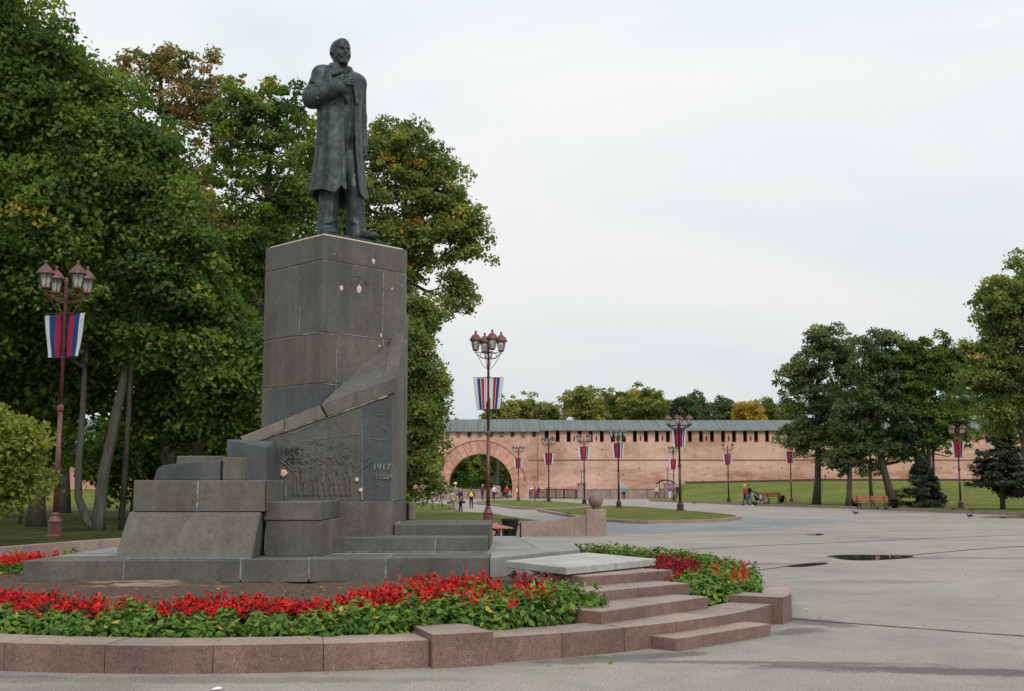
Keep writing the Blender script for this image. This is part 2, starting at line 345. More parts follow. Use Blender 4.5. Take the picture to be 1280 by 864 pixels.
leaf('bed_leaf', [(0, (0.030, 0.075, 0.012)), (0.45, (0.085, 0.17, 0.022)), (0.85, (0.20, 0.27, 0.045)), (1, (0.42, 0.36, 0.06))], trans=0.25)
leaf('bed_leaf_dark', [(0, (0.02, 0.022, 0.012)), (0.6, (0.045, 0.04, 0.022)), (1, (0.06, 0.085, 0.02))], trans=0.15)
leaf('petal', [(0, (0.30, 0.006, 0.008)), (0.5, (0.62, 0.012, 0.014)), (1, (0.80, 0.035, 0.02))], trans=0.2)
leaf('petal_dull', [(0, (0.10, 0.006, 0.010)), (0.6, (0.26, 0.012, 0.02)), (1, (0.55, 0.02, 0.02))], trans=0.2)
mt = MATS
# ================================================================ THE SETTING
def sheet(name, pts, z, m, parent=None, kind='structure'):
    bm = bmesh.new(); vs = [bm.verts.new((p[0], p[1], z)) for p in pts]
    es = [bm.edges.new((vs[i], vs[(i+1) % len(vs)])) for i in range(len(vs))]
    bmesh.ops.triangle_fill(bm, use_beauty=True, edges=es)
    for f in bm.faces:
        if f.normal.z < 0: f.normal_flip()
    me = bpy.data.meshes.new(name); bm.to_mesh(me); bm.free()
    o = link(name, me, parent, m)
    if parent is None: tag(o, kind=kind)
    return o
def smooth_closed(pts, n=4):
    """Catmull-Rom through closed 2-D points"""
    q = []; m = len(pts)
    for i in range(m):
        p0, p1, p2, p3 = [Vector((pts[(i+k-1) % m][0], pts[(i+k-1) % m][1])) for k in range(4)]
        for k in range(n):
            t = k/n; q.append(0.5*((2*p1)+(-p0+p2)*t+(2*p0-5*p1+4*p2-p3)*t*t+(-p0+3*p1-3*p2+p3)*t*t*t))
    return q
def smooth_open(pts, n=5):
    q = []; m = len(pts)
    for i in range(m-1):
        p0, p1, p2, p3 = [Vector(pts[min(max(i+k-1, 0), m-1)][:2]) for k in range(4)]
        for k in range(n):
            t = k/n; q.append(0.5*((2*p1)+(-p0+p2)*t+(2*p0-5*p1+4*p2-p3)*t*t+(-p0+3*p1-3*p2+p3)*t*t*t))
    q.append(Vector(pts[-1][:2])); return q
def offset(pts, d, closed=True):
    r = []; n = len(pts)
    for i in range(n):
        a = Vector(pts[(i-1) % n][:2]) if (closed or i > 0) else Vector(pts[i][:2]); b = Vector(pts[(i+1) % n][:2]) if (closed or i < n-1) else Vector(pts[i][:2])
        t = (b-a).normalized(); r.append(Vector(pts[i][:2])+Vector((t.y, -t.x))*d)
    return r

g = sheet('ground', [(-900, -40), (900, -40), (900, 1500), (-900, 1500)], 0.0, mt['asphalt'])
# darker re-laid asphalt
patch = [G(*p) for p in [(640, 668), (755, 668.5), (812, 666.5), (862, 664.5), (905, 664), (948, 662.5), (985, 658), (1045, 653.5), (1085, 651.8), (1000, 648.8), (930, 646.8), (860, 644.5), (700, 644.5), (655, 646)]]
tag(sheet('asphalt_patch', smooth_closed(patch, 3), 0.004, mt['asphalt_patch']))

def strip(name, pix, wd, m, z=0.008, jit=0.3, n=6, kind='structure'):
    c = smooth_open([G(*p) for p in pix], n); L = []; R = []
    for i, p in enumerate(c):
        t = (c[min(i+1, len(c)-1)]-c[max(i-1, 0)]).normalized(); nn = Vector((-t.y, t.x))
        ww = wd[0]+(wd[1]-wd[0])*i/(len(c)-1); a = ww*(1+random.uniform(-jit, jit))/2; b = ww*(1+random.uniform(-jit, jit))/2
        j = nn*random.uniform(-jit, jit)*ww*0.4
        L.append(p+nn*a+j); R.append(p-nn*b+j)
    bm = bmesh.new(); l = [bm.verts.new((*p, z)) for p in L]; r = [bm.verts.new((*p, z)) for p in R]
    for i in range(len(l)-1): bm.faces.new((r[i], r[i+1], l[i+1], l[i]))
    o = obj(name, bm, m)
    return tag(o, kind=kind)
strip('asphalt_crack', [(985, 773), (1020, 776.5), (1080, 781), (1160, 787), (1240, 793), (1340, 799)], (0.05, 0.05), mt['crack'], n=9)
strip('asphalt_crack', [(946, 713.5), (975, 709.5), (1010, 704.5), (1040, 701.5)], (0.05, 0.04), mt['crack'])
strip('asphalt_crack', [(1137, 694.5), (1170, 691.5), (1220, 687), (1300, 682)], (0.06, 0.08), mt['crack'])
strip('asphalt_crack', [(740, 692), (850, 687.5), (960, 682), (1060, 678), (1180, 672.5), (1300, 668)], (0.07, 0.09), mt['crack'], n=8)
strip('asphalt_crack', [(1040, 671.5), (1110, 672.5), (1180, 675), (1300, 676)], (0.10, 0.05), mt['crack'], n=8)
strip('asphalt_crack', [(760, 676), (850, 672.5), (1000, 667.5), (1150, 664), (1300, 661)], (0.04, 0.06), mt['crack'], n=8)

strip('asphalt_seam', [(700, 671), (755, 669), (812, 667), (862, 664.8), (905, 664.2), (948, 662.7), (985, 658.3), (1045, 653.8), (1085, 652)], (0.10, 0.14), mt['grey_slab'], z=0.008, jit=.6, n=8)
def blob(name, pix, z, m, label=None, n=4):
    o = sheet(name, smooth_closed([G(*p) for p in pix], n), z, m); return o
def puddle(pix, label, m='water'):
    o = blob('puddle', pix, 0.008, mt[m]); del o['kind']; tag(o, label, 'puddle'); return o
puddle([(1034, 695.4), (1060, 694), (1100, 694.2), (1138, 694.6), (1137, 697.5), (1105, 700), (1075, 700.8), (1052, 699.4), (1042, 697)], 'largest dark puddle on the plaza, reflecting a striped banner')
puddle([(984, 708.2), (1000, 705.6), (1028, 704), (1034, 705.2), (1010, 708.4), (992, 709)], 'small thin puddle beside a crack right of the flower bed')
puddle([(1008, 668.5), (1022, 667.4), (1031, 668.4), (1018, 669.6)], 'tiny dark puddle in the middle of the pale asphalt')
puddle([(1222, 646.4), (1250, 645.2), (1300, 645), (1300, 648), (1255, 648.2), (1232, 647.8)], 'long dark puddle at the right edge near the far kerb')
puddle([(775, 653.0), (800, 652.4), (828, 653.6), (812, 655.0), (785, 654.4)], 'flat dark puddle in front of the grass island')
# ---- grass islands with kerbs
def island(name, pix, z=0.13, gap=0.22, mat_='lawn', ks=1.0):
    pts = smooth_closed([G(*p, z) for p in pix], 5)
    area = sum(pts[i].x*pts[(i+1) % len(pts)].y-pts[(i+1) % len(pts)].x*pts[i].y for i in range(len(pts)))
    inn = offset(pts, gap if area < 0 else -gap)
    lawn = sheet('lawn', inn, z-0.02, mt[mat_])
    bm = bmesh.new(); n = len(pts)
    o0 = [bm.verts.new((*p, 0)) for p in pts]; o1 = [bm.verts.new((*p, z)) for p in pts]; i1 = [bm.verts.new((*p, z)) for p in inn]; i0 = [bm.verts.new((*p, 0)) for p in inn]
    for i in range(n):
        j = (i+1) % n
        bm.faces.new((o0[i], o0[j], o1[j], o1[i])); bm.faces.new((o1[i], o1[j], i1[j], i1[i])); bm.faces.new((i1[i], i1[j], i0[j], i0[i]))
    tag(obj('kerb', bm, mt['granite_pale']), kind='structure')
island('island', [(671, 635.8), (690, 636.2), (712, 635.6), (735, 633.2), (760, 632), (800, 633.2), (850, 637.2), (900, 641.2), (922, 643.8), (925, 645.8), (905, 648.5), (860, 650.2), (800, 650.3), (757, 648.6), (720, 644.6), (690, 640)])
island('island', [(592, 627.6), (610, 625.6), (650, 625), (690, 626.4), (728, 629.2), (742, 631.6), (728, 633.0), (700, 634.6), (672, 634.9), (648, 634.2), (620, 631)])
island('island', [(430, 630), (500, 629), (545, 629.3), (566, 632), (574, 636), (567, 638.4), (520, 638.6), (430, 638.2)])

# ---- right lawn: from the kerb up a slope to the foot of the brick wall
YW = 150.0
kp = smooth_open([G(*p, 0.13) for p in [(814, 624.4), (822, 625.4), (838, 626.0), (846, 626.3), (855, 626.6), (880, 627.2), (930, 629.6), (985, 631.4), (1050, 633.2), (1130, 636), (1200, 638.6), (1285, 641.8), (1400, 647), (1560, 655)]], 5)
kp = kp + [Vector((90, kp[-1].y-2))]
def wall_foot(X): return 1.75 + 0.45*max(0.0, min(1.0, (X-18)/22.0))
def slope_z(t, X, c=2000.0):
    u = max(0.0, min(1.0, (c-838)/16.0)); u = u*u*(3-2*u); t2 = u*max(0.0, (t-0.12)/0.88); return 0.12 + (wall_foot(X)-0.12)*(t2*t2*(3-2*t2))**0.85
V = []; F = []; nt_ = 24
for i, p in enumerate(kp):
    for k in range(nt_+1):
        t = k/nt_; X = p.x + (p.x*YW/p.y-p.x)*t; Y = p.y+(YW+0.5-p.y)*t; V.append((X, Y, slope_z(t, X, X/Y*1443+640)))
for i in range(len(kp)-1):
    for k in range(nt_): a = i*(nt_+1)+k; F.append((a, a+nt_+1, a+nt_+2, a+1))
tag(np_mesh('lawn', V, F, mt['lawn'], smooth=True), kind='structure')
def lawn_point(px, t):
    """point on the right lawn seen in column px, fraction t of the way from kerb to wall"""
    best = min(kp, key=lambda p: abs(p.x/p.y-(px-640)/1451.0)); i = kp.index(best)
    Y = best.y+(YW+0.5-best.y)*t; X = (px-640)/1451.0*Y*0.999; return Vector((X, Y, slope_z(t, X)))
bm = bmesh.new(); ko = offset(kp, 0.25, False)
r0 = [bm.verts.new((*p, 0)) for p in ko]; r1 = [bm.verts.new((*p, 0.15)) for p in ko]; r2 = [bm.verts.new((*p, 0.15)) for p in kp]; r3 = [bm.verts.new((*p, 0.0)) for p in kp]
for i in range(len(kp)-1):
    for a, b in ((r0, r1), (r1, r2), (r2, r3)): bm.faces.new((a[i], a[i+1], b[i+1], b[i]))
tag(obj('kerb', bm, mt['granite_pale']), kind='structure')

# ---- left lawn behind the curved granite wall
WALL_LINE = [(-12.2, 12), (-11.2, 17.5), (-10.3, 22.5), (-9.1, 26.8), (-7.2, 31), (-4, 35), (0, 37.2), (2.6, 37.6)]
wl = smooth_open([Vector(p) for p in WALL_LINE], 6)
ll = [p for p in wl] + [Vector(G(*p, 0.30)[:2]) for p in [(702, 651.6), (668, 650.2), (640, 646), (612, 641.5), (575, 639.6), (500, 639), (430, 638.6)]]
ll += [Vector((-24, 140)), Vector((-24, 148)), Vector((-110, 148)), Vector((-110, 12))]
ll = [Vector((p.x, p.y)) for p in ll]
sheet('lawn', ll, 0.30, mt['lawn'])
# darker lawn sheet, the shade under the big trees put in its colour
sheet('tree_shade_sheet', [Vector((-11.4, 21)), Vector((-10.0, 26.5)), Vector((-7.8, 31.2)), Vector((-6.2, 34)), Vector((-9, 44)), Vector((-20, 60)), Vector((-60, 66)), Vector((-60, 20))], 0.306, mt['lawn_shade'])
# bank rising to the wall foot on the left
V = []; F = []
xs = np.linspace(-110, -12.5, 14)
for i, X in enumerate(xs):
    for k, (Y, z) in enumerate(((112, .302), (125, .7), (138, 1.6), (150.4, 2.2))): V.append((X, Y, z))
for i in range(13):
    for k in range(3): a = i*4+k; F.append((a, a+4, a+5, a+1))
tag(np_mesh('grass_bank', V, F, mt['lawn'], smooth=True), kind='structure')
# ================================================================ THE MONUMENT BASE
ZP = 0.66
mon = thing('monument_pedestal', 'tall dark stone pedestal with stepped blocks and carved relief under the bronze statue', 'pedestal', (-2.7, 17.5, 0.4))
MO = mon.location.copy()
def mpart(name, bm, m, parent=mon, smooth=False):
    o = obj(name, bm, mt[m] if isinstance(m, str) else m, parent, smooth)
    if parent is mon: o.location = -MO
    return o
A = G(28, 701, ZP); B = G(612, 697, ZP); C = G(725, 686.3, ZP); D = G(709, 672, ZP)
Eb = Vector((A.x+0.1, 21.5, ZP))
# front slabs with joints
fj = [28, 155, 301, 386, 482, 612]
cen = Vector((-2.7, 18.2))
def lerp(a, b, t): return a+(b-a)*t
front = []
for px in fj:
    t = (px-28)/(612-28)
    # solve position on AB whose column is px
    lo, hi = 0.0, 1.0
    for _ in range(30):
        mid = (lo+hi)/2; q = lerp(A, B, mid)
        pxq = 640+FPX*q.x/(q.y*math.cos(PITCH)+(q.z-CAM_H)*math.sin(PITCH))
        if pxq < px: lo = mid
        else: hi = mid
    front.append(lerp(A, B, lo))
DEP = 0.95
for i in range(5):
    a, b = front[i], front[i+1]; gpp = 0.007
    poly = [(a.x+gpp, a.y), (b.x-gpp, b.y), (b.x-gpp, b.y+DEP), (a.x+gpp, a.y+DEP)]
    mpart('slab', prism(poly, 0.36+0.0*i, ZP+random.uniform(-.004, .004), 0.01), 'basalt')
    if i < 4: mpart('mortar_joint', prism([(b.x-.006-0.004*(i % 2), b.y+.006), (b.x+.006+0.004*i, b.y+.006), (b.x+.006+0.012*i, b.y+DEP), (b.x-.006, b.y+DEP)], 0.40, ZP+.0015), 'mortar')
# the right, chamfered side and the paving of the platform top
dirBC = (C-B).normalized(); dirAB = (B-A).normalized()
mpart('slab', prism([(B.x+.006, B.y), (C.x, C.y), (C.x-.75*dirBC.y, C.y+.75*dirBC.x), (B.x+.006, B.y+DEP)], 0.36, ZP, 0.01), 'dusty_lit_paving')
mpart('slab', prism([(C.x+.004, C.y+.012), (D.x, D.y), (D.x-0.9, D.y+.1), (C.x-.75*dirBC.y, C.y+.75*dirBC.x+.01)], 0.36, ZP-.002, 0.01), 'dusty_lit_paving')
back = [(A.x, A.y+DEP+.01), (front[1].x, front[1].y+DEP+.01), (B.x, B.y+DEP+.01), (C.x-.76*dirBC.y, C.y+.76*dirBC.x+.02), (D.x-0.92, D.y+.1), (D.x-0.95, 22), (A.x+.05, 22)]
mpart('paving', prism(back, 0.36, ZP-0.006, 0.0), 'dusty_lit_paving')
mpart('paving', prism([(A.x+.02, A.y+1.6), (A.x+.62, A.y+1.6), (A.x+1.05, A.y+3.5), (A.x+.1, A.y+3.5)], ZP-0.004, ZP-.001), 'mortar')

# ---- left stepped blocks (names: block)
def fblock(Y0, pts_front, Y1, b=0.010, m='basalt_olive', back=None, name='block', z_shift=0):
    """solid whose front outline is pts_front (pixels at depth Y0) running straight back to Y1"""
    f = [P(px, py, Y0) for px, py in pts_front]
    bk = [Vector((p.x, Y1, p.z)) for p in f] if back is None else [P(px, py, Y1) for px, py in back]
    return mpart(name, hull(f+bk, b), m)
zb = ZP-0.002
Yb = G(235, 698.4, ZP).y
b1f = [P(145, 0, Yb), P(314, 0, Yb)]
def xz(px, Y, z): return Vector((P(px, 660, Y).x, Y, z))
z1 = PZ(640.5, Yb+0.22)
mpart('block', hull([xz(144.5, Yb, zb), xz(315, Yb, zb), xz(161, Yb+.22, z1), xz(325, Yb+.22, z1), xz(155, Yb+1.3, zb), xz(331, Yb+.9, zb), xz(165, Yb+1.3, z1), xz(332.5, Yb+.9, z1)], 0.012), 'basalt_olive')
mpart('mortar_joint', prism([(P(147, 660, Yb).x, Yb-.035), (P(316, 660, Yb).x, Yb-.03), (P(316, 660, Yb).x, Yb+.02), (P(147, 660, Yb).x, Yb+.02)], ZP, ZP+.012), 'mortar')
Y2 = Yb+0.30; z2 = PZ(600.5, Y2)
for a, b_ in ((166.5, 246), (247.3, 331)):
    mpart('block', box(P(a, 620, Y2).x, P(b_, 620, Y2).x, Y2, Y2+1.2, z1+.004, z2, 0.012), 'basalt_olive')
mpart('mortar_joint', box(P(245.7, 620, Y2).x, P(247.7, 620, Y2).x, Y2+.006, Y2+.1, z1+.01, z2-.004), 'mortar')
mpart('block', hull([xz(331.5, Y2+.01, z1+.004), xz(331.5, Y2+.01, z2), xz(345, Y2+.9, z1), xz(345, Y2+.9, z2), xz(331.5, Y2+1.2, z1), xz(331.5, Y2+1.2, z2)], 0.008), 'basalt')
# third tier: curved block
Y3 = Y2+0.25
pts = []
for px, zt_px, dy in ((193, 597, .55), (196, 586, .40), (203, 582, .22), (225, 579, .07), (250, 577, .0), (275, 575.3, .02)):
    x = P(px, 590, Y3+dy).x; pts += [(x, Y3+dy, z2+.002), (x, Y3+dy, PZ(zt_px, Y3+dy))]
pts += [(P(275, 590, Y3).x, Y3+.8, z2+.002), (P(275, 590, Y3).x, Y3+.8, PZ(575, Y3+.8)), (P(200, 590, Y3).x, Y3+.8, z2+.002), (P(200, 590, Y3).x, Y3+.8, PZ(582, Y3+.6))]
mpart('block', hull(pts, 0.008), 'basalt_blue')
mpart('block', box(P(220, 580, Y3+.8).x, P(283, 580, Y3+.8).x, Y3+.82, Y3+1.3, z2, PZ(570, Y3+.82), 0.01), 'basalt_olive')
Y4 = Y3+.05
zt = PZ(572, Y4)
mpart('block', hull([xz(276, Y4, z2+.002), xz(276, Y4, zt), xz(299, Y4, z2+.002), xz(299, Y4, zt), xz(312.5, Y4+.35, z2+.002), xz(312.5, Y4+.35, zt+.0), xz(280, Y4+.6, z2+.002), xz(280, Y4+.6, zt)], 0.008), 'coping_stone').data.materials[0] = mt['basalt_olive']
Y5 = 16.35
mpart('block', hull([P(283.5, 549, Y5), P(333, 559.5, Y5+.15), P(283, 602, Y5), P(333, 602, Y5+.15), P(283.5, 549, Y5)+Vector((.5, .9, 0)), P(333, 559.5, Y5+.15)+Vector((0, .9, 0)), P(283, 602, Y5)+Vector((.5, .9, 0)), P(333, 602, Y5)+Vector((0, 1, 0))], 0.008), 'basalt_blue')
# middle pair of blocks
Y6 = G(366, 695.5, ZP).y; zl = PZ(651, Y6); zu = PZ(627.2, Y6)
YR = 17.35
mpart('block', box(P(331.5, 670, Y6).x, P(402.4, 670, Y6).x, Y6, Y6+.62, zb, zl-.004, 0.01), 'basalt')
mpart('block', box(P(329, 640, Y6-.01).x, P(401.3, 640, Y6).x, Y6-.012, YR+.05, zl, zu, 0.012), 'basalt')
mpart('block', hull([xz(402.4, Y6+.012, zb), xz(402.4, Y6+.012, zl-.003), xz(412.5, Y6+.62, zb), xz(412.5, Y6+.62, zl-.003), xz(404, Y6+.62, zb), xz(404, Y6+.62, zl-.003)], 0.004), 'basalt_olive')
xR = P(402.2, 640, Y6).x
mpart('block', box(xR-.3, xR+.02, Y6+.635, YR, zb, zl-.004, 0.008), 'coping_stone')
# base block under the relief, corner at px 490.5
ZS1 = PZ(672, 16.55)
xr = P(492.5, 600, YR).x; xl = P(312, 600, YR).x
YB2 = YR+2.0
zrb = PZ(626.6, YR)
mpart('block', box(P(423, 640, YR-.03).x, xr-.02, YR-.03, YR+.5, ZS1-.03, zrb-.004, 0.01), 'basalt')
mpart('block', box(xr-.25, xr+.005, YR-.02, YB2, ZP, zrb-.006, 0.01), 'basalt_brown')
# relief wall body and side
front_pts = [(312, 628), (493, 626.6), (493, 492), (408, 522.5), (306, 557)]
fw = [P(*p, YR) for p in front_pts]
mpart('relief_wall', hull([Vector((p.x, YR, p.z)) for p in fw]+[Vector((p.x, YR+.6, p.z)) for p in fw], 0.0), 'basalt')
mpart('side_slab', hull([Vector((xr-.2, YR+.01, zrb)), Vector((xr+.004, YR+.003, zrb)), Vector((xr-.2, YR+.01, PZ(478, YR))), Vector((xr+.004, YR+.003, PZ(475, YR))),
      Vector((xr-.2, YB2, zrb)), Vector((xr+.004, YB2, zrb)), Vector((xr-.2, YB2, PZ(394, YB2))), Vector((xr+.004, YB2, PZ(394, YB2)))], 0.006), 'basalt_brown')
# coping band and ramp
def cop(pix_top, pix_bot, m, dy=-.035, b=0.006):
    t_ = [P(*p, YR+dy) for p in pix_top]; b_ = [P(*p, YR+dy) for p in pix_bot]
    mpart('coping', hull(t_+b_+[p+Vector((0, .55, 0)) for p in t_+b_], b), m)
cop([(300, 546.5), (355, 524.3)], [(306, 556.5), (355, 538)], 'coping_stone')
cop([(355.6, 524), (399, 506.6)], [(355.6, 537.8), (407, 520.6)], 'coping_stone')
cop([(401.5, 506), (493, 474.5)], [(409, 520.4), (493, 491)], 'basalt_brown', dy=-.03)
# column
COLU = Vector((math.sin(rad(44.2)), math.cos(rad(44.2)), 0)); COLV = Vector((-COLU.y, COLU.x, 0))
YC = 17.62; C0 = P(402, 400, YC)
def face_len(px, axis):
    for k in range(4000):
        L = k*0.001; q = C0+axis*L; s = 640+FPX*q.x/(q.y*math.cos(PITCH)+(4-CAM_H)*math.sin(PITCH))
        if (axis.x > 0 and s >= px) or (axis.x < 0 and s <= px): return L
WU, WV = face_len(508.3, COLU), face_len(329, COLV)
ZC = [PZ(293, YC), PZ(324.5, YC), PZ(415.5, YC), PZ(479, YC), 1.2]
def cell(u0, u1, v0, v1, z0, z1, m, b=0.011, grow=0.0):
    p = [C0+COLU*u+COLV*v for u, v in ((u0, v0), (u1, v0), (u1, v1), (u0, v1))]
    return mpart('block', prism([(q.x, q.y) for q in p], z0, z1, b), m)
def mcell(u0, u1, v0, v1, z0, z1, m='mortar_warm'):
    p = [C0+COLU*u+COLV*v for u, v in ((u0, v0), (u1, v0), (u1, v1), (u0, v1))]
    return mpart('mortar_joint', prism([(q.x, q.y) for q in p], z0, z1), m)
e = 0.004
mcell(.012, WU-.012, .012, WV-.012, ZC[4], ZC[0]-.05, 'mortar_warm')
u2 = face_len(477.5, COLU); v2 = face_len(374.5, COLV); v1 = face_len(359.5, COLV); u3 = face_len(421, COLU); v3 = face_len(338, COLV)
cell(0, WU, 0, v1, ZC[1]+e, ZC[0], 'basalt'); cell(0, WU, v1+2*e, WV, ZC[1]+e, ZC[0], 'basalt')
cell(0, u2, 0, v2, ZC[2]+e, ZC[1]-e, 'basalt'); cell(u2+2*e, WU, 0, WV, ZC[2]+e, ZC[1]-e, 'basalt'); cell(0, u2, v2+2*e, WV, ZC[2]+e, ZC[1]-e, 'basalt')
cell(0, u3, 0, v3, ZC[3]+e, ZC[2]-e, 'basalt_brown'); cell(u3+2*e, WU, 0, WV, ZC[3]+e, ZC[2]-e, 'basalt'); cell(0, u3, v3+2*e, WV, ZC[3]+e, ZC[2]-e, 'basalt')
cell(0, u3, 0, v3, ZC[4], ZC[3]-e, 'basalt_blue'); cell(u3+2*e, WU, 0, WV, ZC[4], ZC[3]-e, 'basalt'); cell(0, u3, v3+2*e, WV, ZC[4], ZC[3]-e, 'basalt')
# weathered rust-stained crust on top of the column
p = [C0+COLU*u+COLV*v for u, v in ((.05, .05), (WU-.05, .05), (WU-.05, WV-.05), (.05, WV-.05))]
mpart('cap_bed', prism([(q.x, q.y) for q in p], ZC[0]-.01, ZC[0]+.03, .012), 'chip')
# ramp of the coping against the column's right face
def on_right(px, py):
    """point of the column's right face behind pixel"""
    u = face_len(px, COLU) or WU; q = C0+COLU*u-COLV*0.0; z = P(px, py, q.y).z; return Vector((q.x, q.y, z))
ramp_pts = [P(401.5, 505.6, YR-.015), P(493, 474.2, YR-.015), on_right(423, 489)-COLV*.012, on_right(507, 427)-COLV*.012, P(402, 505, YC-.03)]
xq = xr+.004
ramp_pts += [Vector((xq-.02, YB2-.05, PZ(400, YB2)-.02))]
ramp_low = [Vector((q.x, q.y+(.12 if i < 2 else .02), q.z-.10)) for i, q in enumerate(ramp_pts)]
mpart('ramp_slab', hull(ramp_pts+ramp_low, 0.0), 'basalt')
# light mortar along the ramp line on the column
a, b_ = on_right(424, 489)-COLV*.02, on_right(507, 427.5)-COLV*.02
for s0, s1, r in ((0, .45, .011), (.45, .62, .022), (.62, 1, .012)):
    mpart('mortar_joint', tube([lerp(a, b_, s0), lerp(a, b_, s1)], r, 5), 'mortar_warm')
for q0, q1 in (((477.6, 424), (482, 440)), ((402.5, 479), (420.5, 481.5)), ((420.5, 481), (423, 488)), ((421.3, 416.5), (421.2, 480)), ((478.3, 341), (477.8, 424)), ((424, 417), (477.6, 424))):
    mpart('mortar_joint', tube([on_right(*q0)-COLV*.001, on_right(*q1)-COLV*.001], .0065, 4), 'mortar_warm')
def on_left(px, py):
    v = face_len(px, COLV) or 0; q = C0+COLV*v; return Vector((q.x, q.y, P(px, py, q.y).z))
for q0, q1 in (((374.3, 383), (374.3, 419)), ((375, 419), (398, 415.6))):
    mpart('mortar_joint', tube([on_left(*q0), on_left(*q1)], .0065, 4), 'mortar')
mpart('mortar_joint', tube([P(313, 553.5, YR-.02), P(363, 536.5, YR-.015), P(407, 521.5, YR-.02)], [.012, .02, .008], 5), 'mortar_warm')
mpart('mortar_joint', tube([P(410, 521.5, YR-.02), P(452, 506.5, YR-.015), P(484, 495, YR-.02)], [.009, .012, .016], 5), 'mortar_warm')
# chips knocked out of the faces: pale broken stone
def chip(c, n, u, r, rz):
    bm = bmesh.new(); k = 11; v = Vector((0, 0, 1))
    o_ = [bm.verts.new(c+n*.001+(u*math.cos(a)*r+v*math.sin(a)*rz)*random.uniform(.8, 1.15)) for a in [2*math.pi*i/k for i in range(k)]]
    i_ = [bm.verts.new(c+n*.014+(u*math.cos(a)*r+v*math.sin(a)*rz)*random.uniform(.45, .75)) for a in [2*math.pi*i/k for i in range(k)]]
    for i in range(k): bm.faces.new((o_[i], o_[(i+1) % k], i_[(i+1) % k], i_[i]))
    bm.faces.new(i_); mpart('chip', bm, 'chip')
for px, py, r in ((465.5, 327, .035), (425.8, 360.5, .035), (448.2, 361.5, .048), (489, 361.2, .017), (500.5, 357.5, .011), (474.5, 433, .018), (416, 317.5, .01)):
    chip(on_right(px, py), -COLV, COLU, r, r*1.35)
chip(on_right(476, 419.5), -COLV, COLU, .022, .035)
for px, py, r in ((355, 591.5, .06), (446, 600, .035), (451.2, 613, .035)):
    chip(P(px, py, YR-.035), Vector((0, -1, 0)), Vector((1, 0, 0)), r, r*.95)
mpart('mortar_joint', tube([P(357, 607, YR-.03), P(357, 624, YR-.03)], .01, 4), 'mortar')
mpart('mortar_joint', tube([P(452.6, 530, YR-.03), P(452.8, 600, YR-.03), P(452.3, 625, YR-.03)], [.004, .007, .014], 4), 'mortar')
# ghost strokes of the removed numerals on the column
for pix in ([(435, 345.5), (436.5, 345), (437.3, 353), (438.3, 358)], [(442, 345), (449.5, 347.3)], [(449.5, 347.5), (446, 353)], [(454.3, 349), (454.5, 355), (461, 353.2)], [(465.5, 353), (465.8, 364)], [(461, 356), (457, 355.5)]):
    mpart('carved_mark', tube([on_right(*q)-COLV*.0 for q in pix], .0065, 4), 'scratch')
# ---- the relief: a height field of figures, poles and numerals
x0, x1, zz0, zz1 = P(316, 600, YR).x, P(489, 600, YR).x, zrb+.01, PZ(493, YR)
nx, nz = 230, 200
gx, gz = np.meshgrid(np.linspace(x0, x1, nx), np.linspace(zz0, zz1, nz), indexing='ij')
H = np.zeros_like(gx)
def rp(px, py): q = P(px, py, YR); return np.array([q.x, q.z])
def ridge(p, q, r, h, carve=False):
    global H
    p = rp(*p); q = rp(*q); r = r/82.0
    d = q-p; t = np.clip(((gx-p[0])*d[0]+(gz-p[1])*d[1])/max(1e-9, d@d), 0, 1)
    dd = np.hypot(gx-p[0]-t*d[0], gz-p[1]-t*d[1]); k = np.clip(1-(dd/r)**2, 0, 1)**0.5*h
    H = np.where(k > 0, H-k, H) if carve else np.maximum(H, k)
rr = random.Random(5)
U = rr.uniform
for row, (yb, hh, dep_, n_) in enumerate(((592, 34, .012, 9), (620, 44, .022, 11))):       # two rows of marching men, coats, caps and rifles
    for i in range(n_):
        cx = 372+i*(70/n_)+U(-2.5, 2.5); top = yb-hh+U(-6, 4); ln = U(-2.5, 2.5)
        ridge((cx+ln, top), (cx+ln+U(-.6, .6), top+.8), 2.1, dep_*1.15); ridge((cx+ln-2.4, top-1.6), (cx+ln+2.2, top-1.9), .9, dep_*1.3)
        ridge((cx+ln*.6, top+6), (cx, top+hh*.55), 2.9, dep_); ridge((cx-2, top+hh*.45), (cx-3.2+U(-1, 1), yb-1), 1.5, dep_*.85); ridge((cx+1.5, top+hh*.45), (cx+3+U(-1, 1.5), yb-1), 1.5, dep_*.85)
        ridge((cx+2, top+7), (cx+5+U(0, 3), top+13+U(-8, 4)), 1.1, dep_*1.1)
        if rr.random() < .55: ridge((cx+4, top+14), (cx+9+U(-2, 6), top-8+U(-4, 6)), .55, dep_*1.2)
for a, b2 in (((428, 598), (462, 572)), ((432, 600), (466, 577)), ((347, 573), (372, 594)), ((350, 571), (374, 590)), ((366, 590), (376, 604))): ridge(a, b2, .9, .016)
def curve_ridge(cx, cy, r, a0, a1, th, h, carve=False, sq=1.0):
    n = 9
    for k in range(n):
        p_, q_ = a0+(a1-a0)*k/n, a0+(a1-a0)*(k+1)/n; ridge((cx+r*math.cos(p_), cy-r*sq*math.sin(p_)), (cx+r*math.cos(q_), cy-r*sq*math.sin(q_)), th, h, carve)
curve_ridge(366, 572, 30, 1.3, 3.0, .7, .008); curve_ridge(352, 566, 18, .4, 2.4, .6, .007); curve_ridge(446, 518, 26, 3.1, 4.9, .7, .009); curve_ridge(440, 512, 34, 3.3, 4.7, .6, .006)
for k in range(110):                                   # shallow chisel strokes: smoke, banners, roofs, water
    cx, cy = U(322, 486), U(512, 620); r_ = U(3, 11); a0_ = U(0, 6.28); curve_ridge(cx, cy, r_, a0_, a0_+U(.6, 1.7), U(.45, .9), U(.003, .007), k % 3 == 0, U(.4, 1))
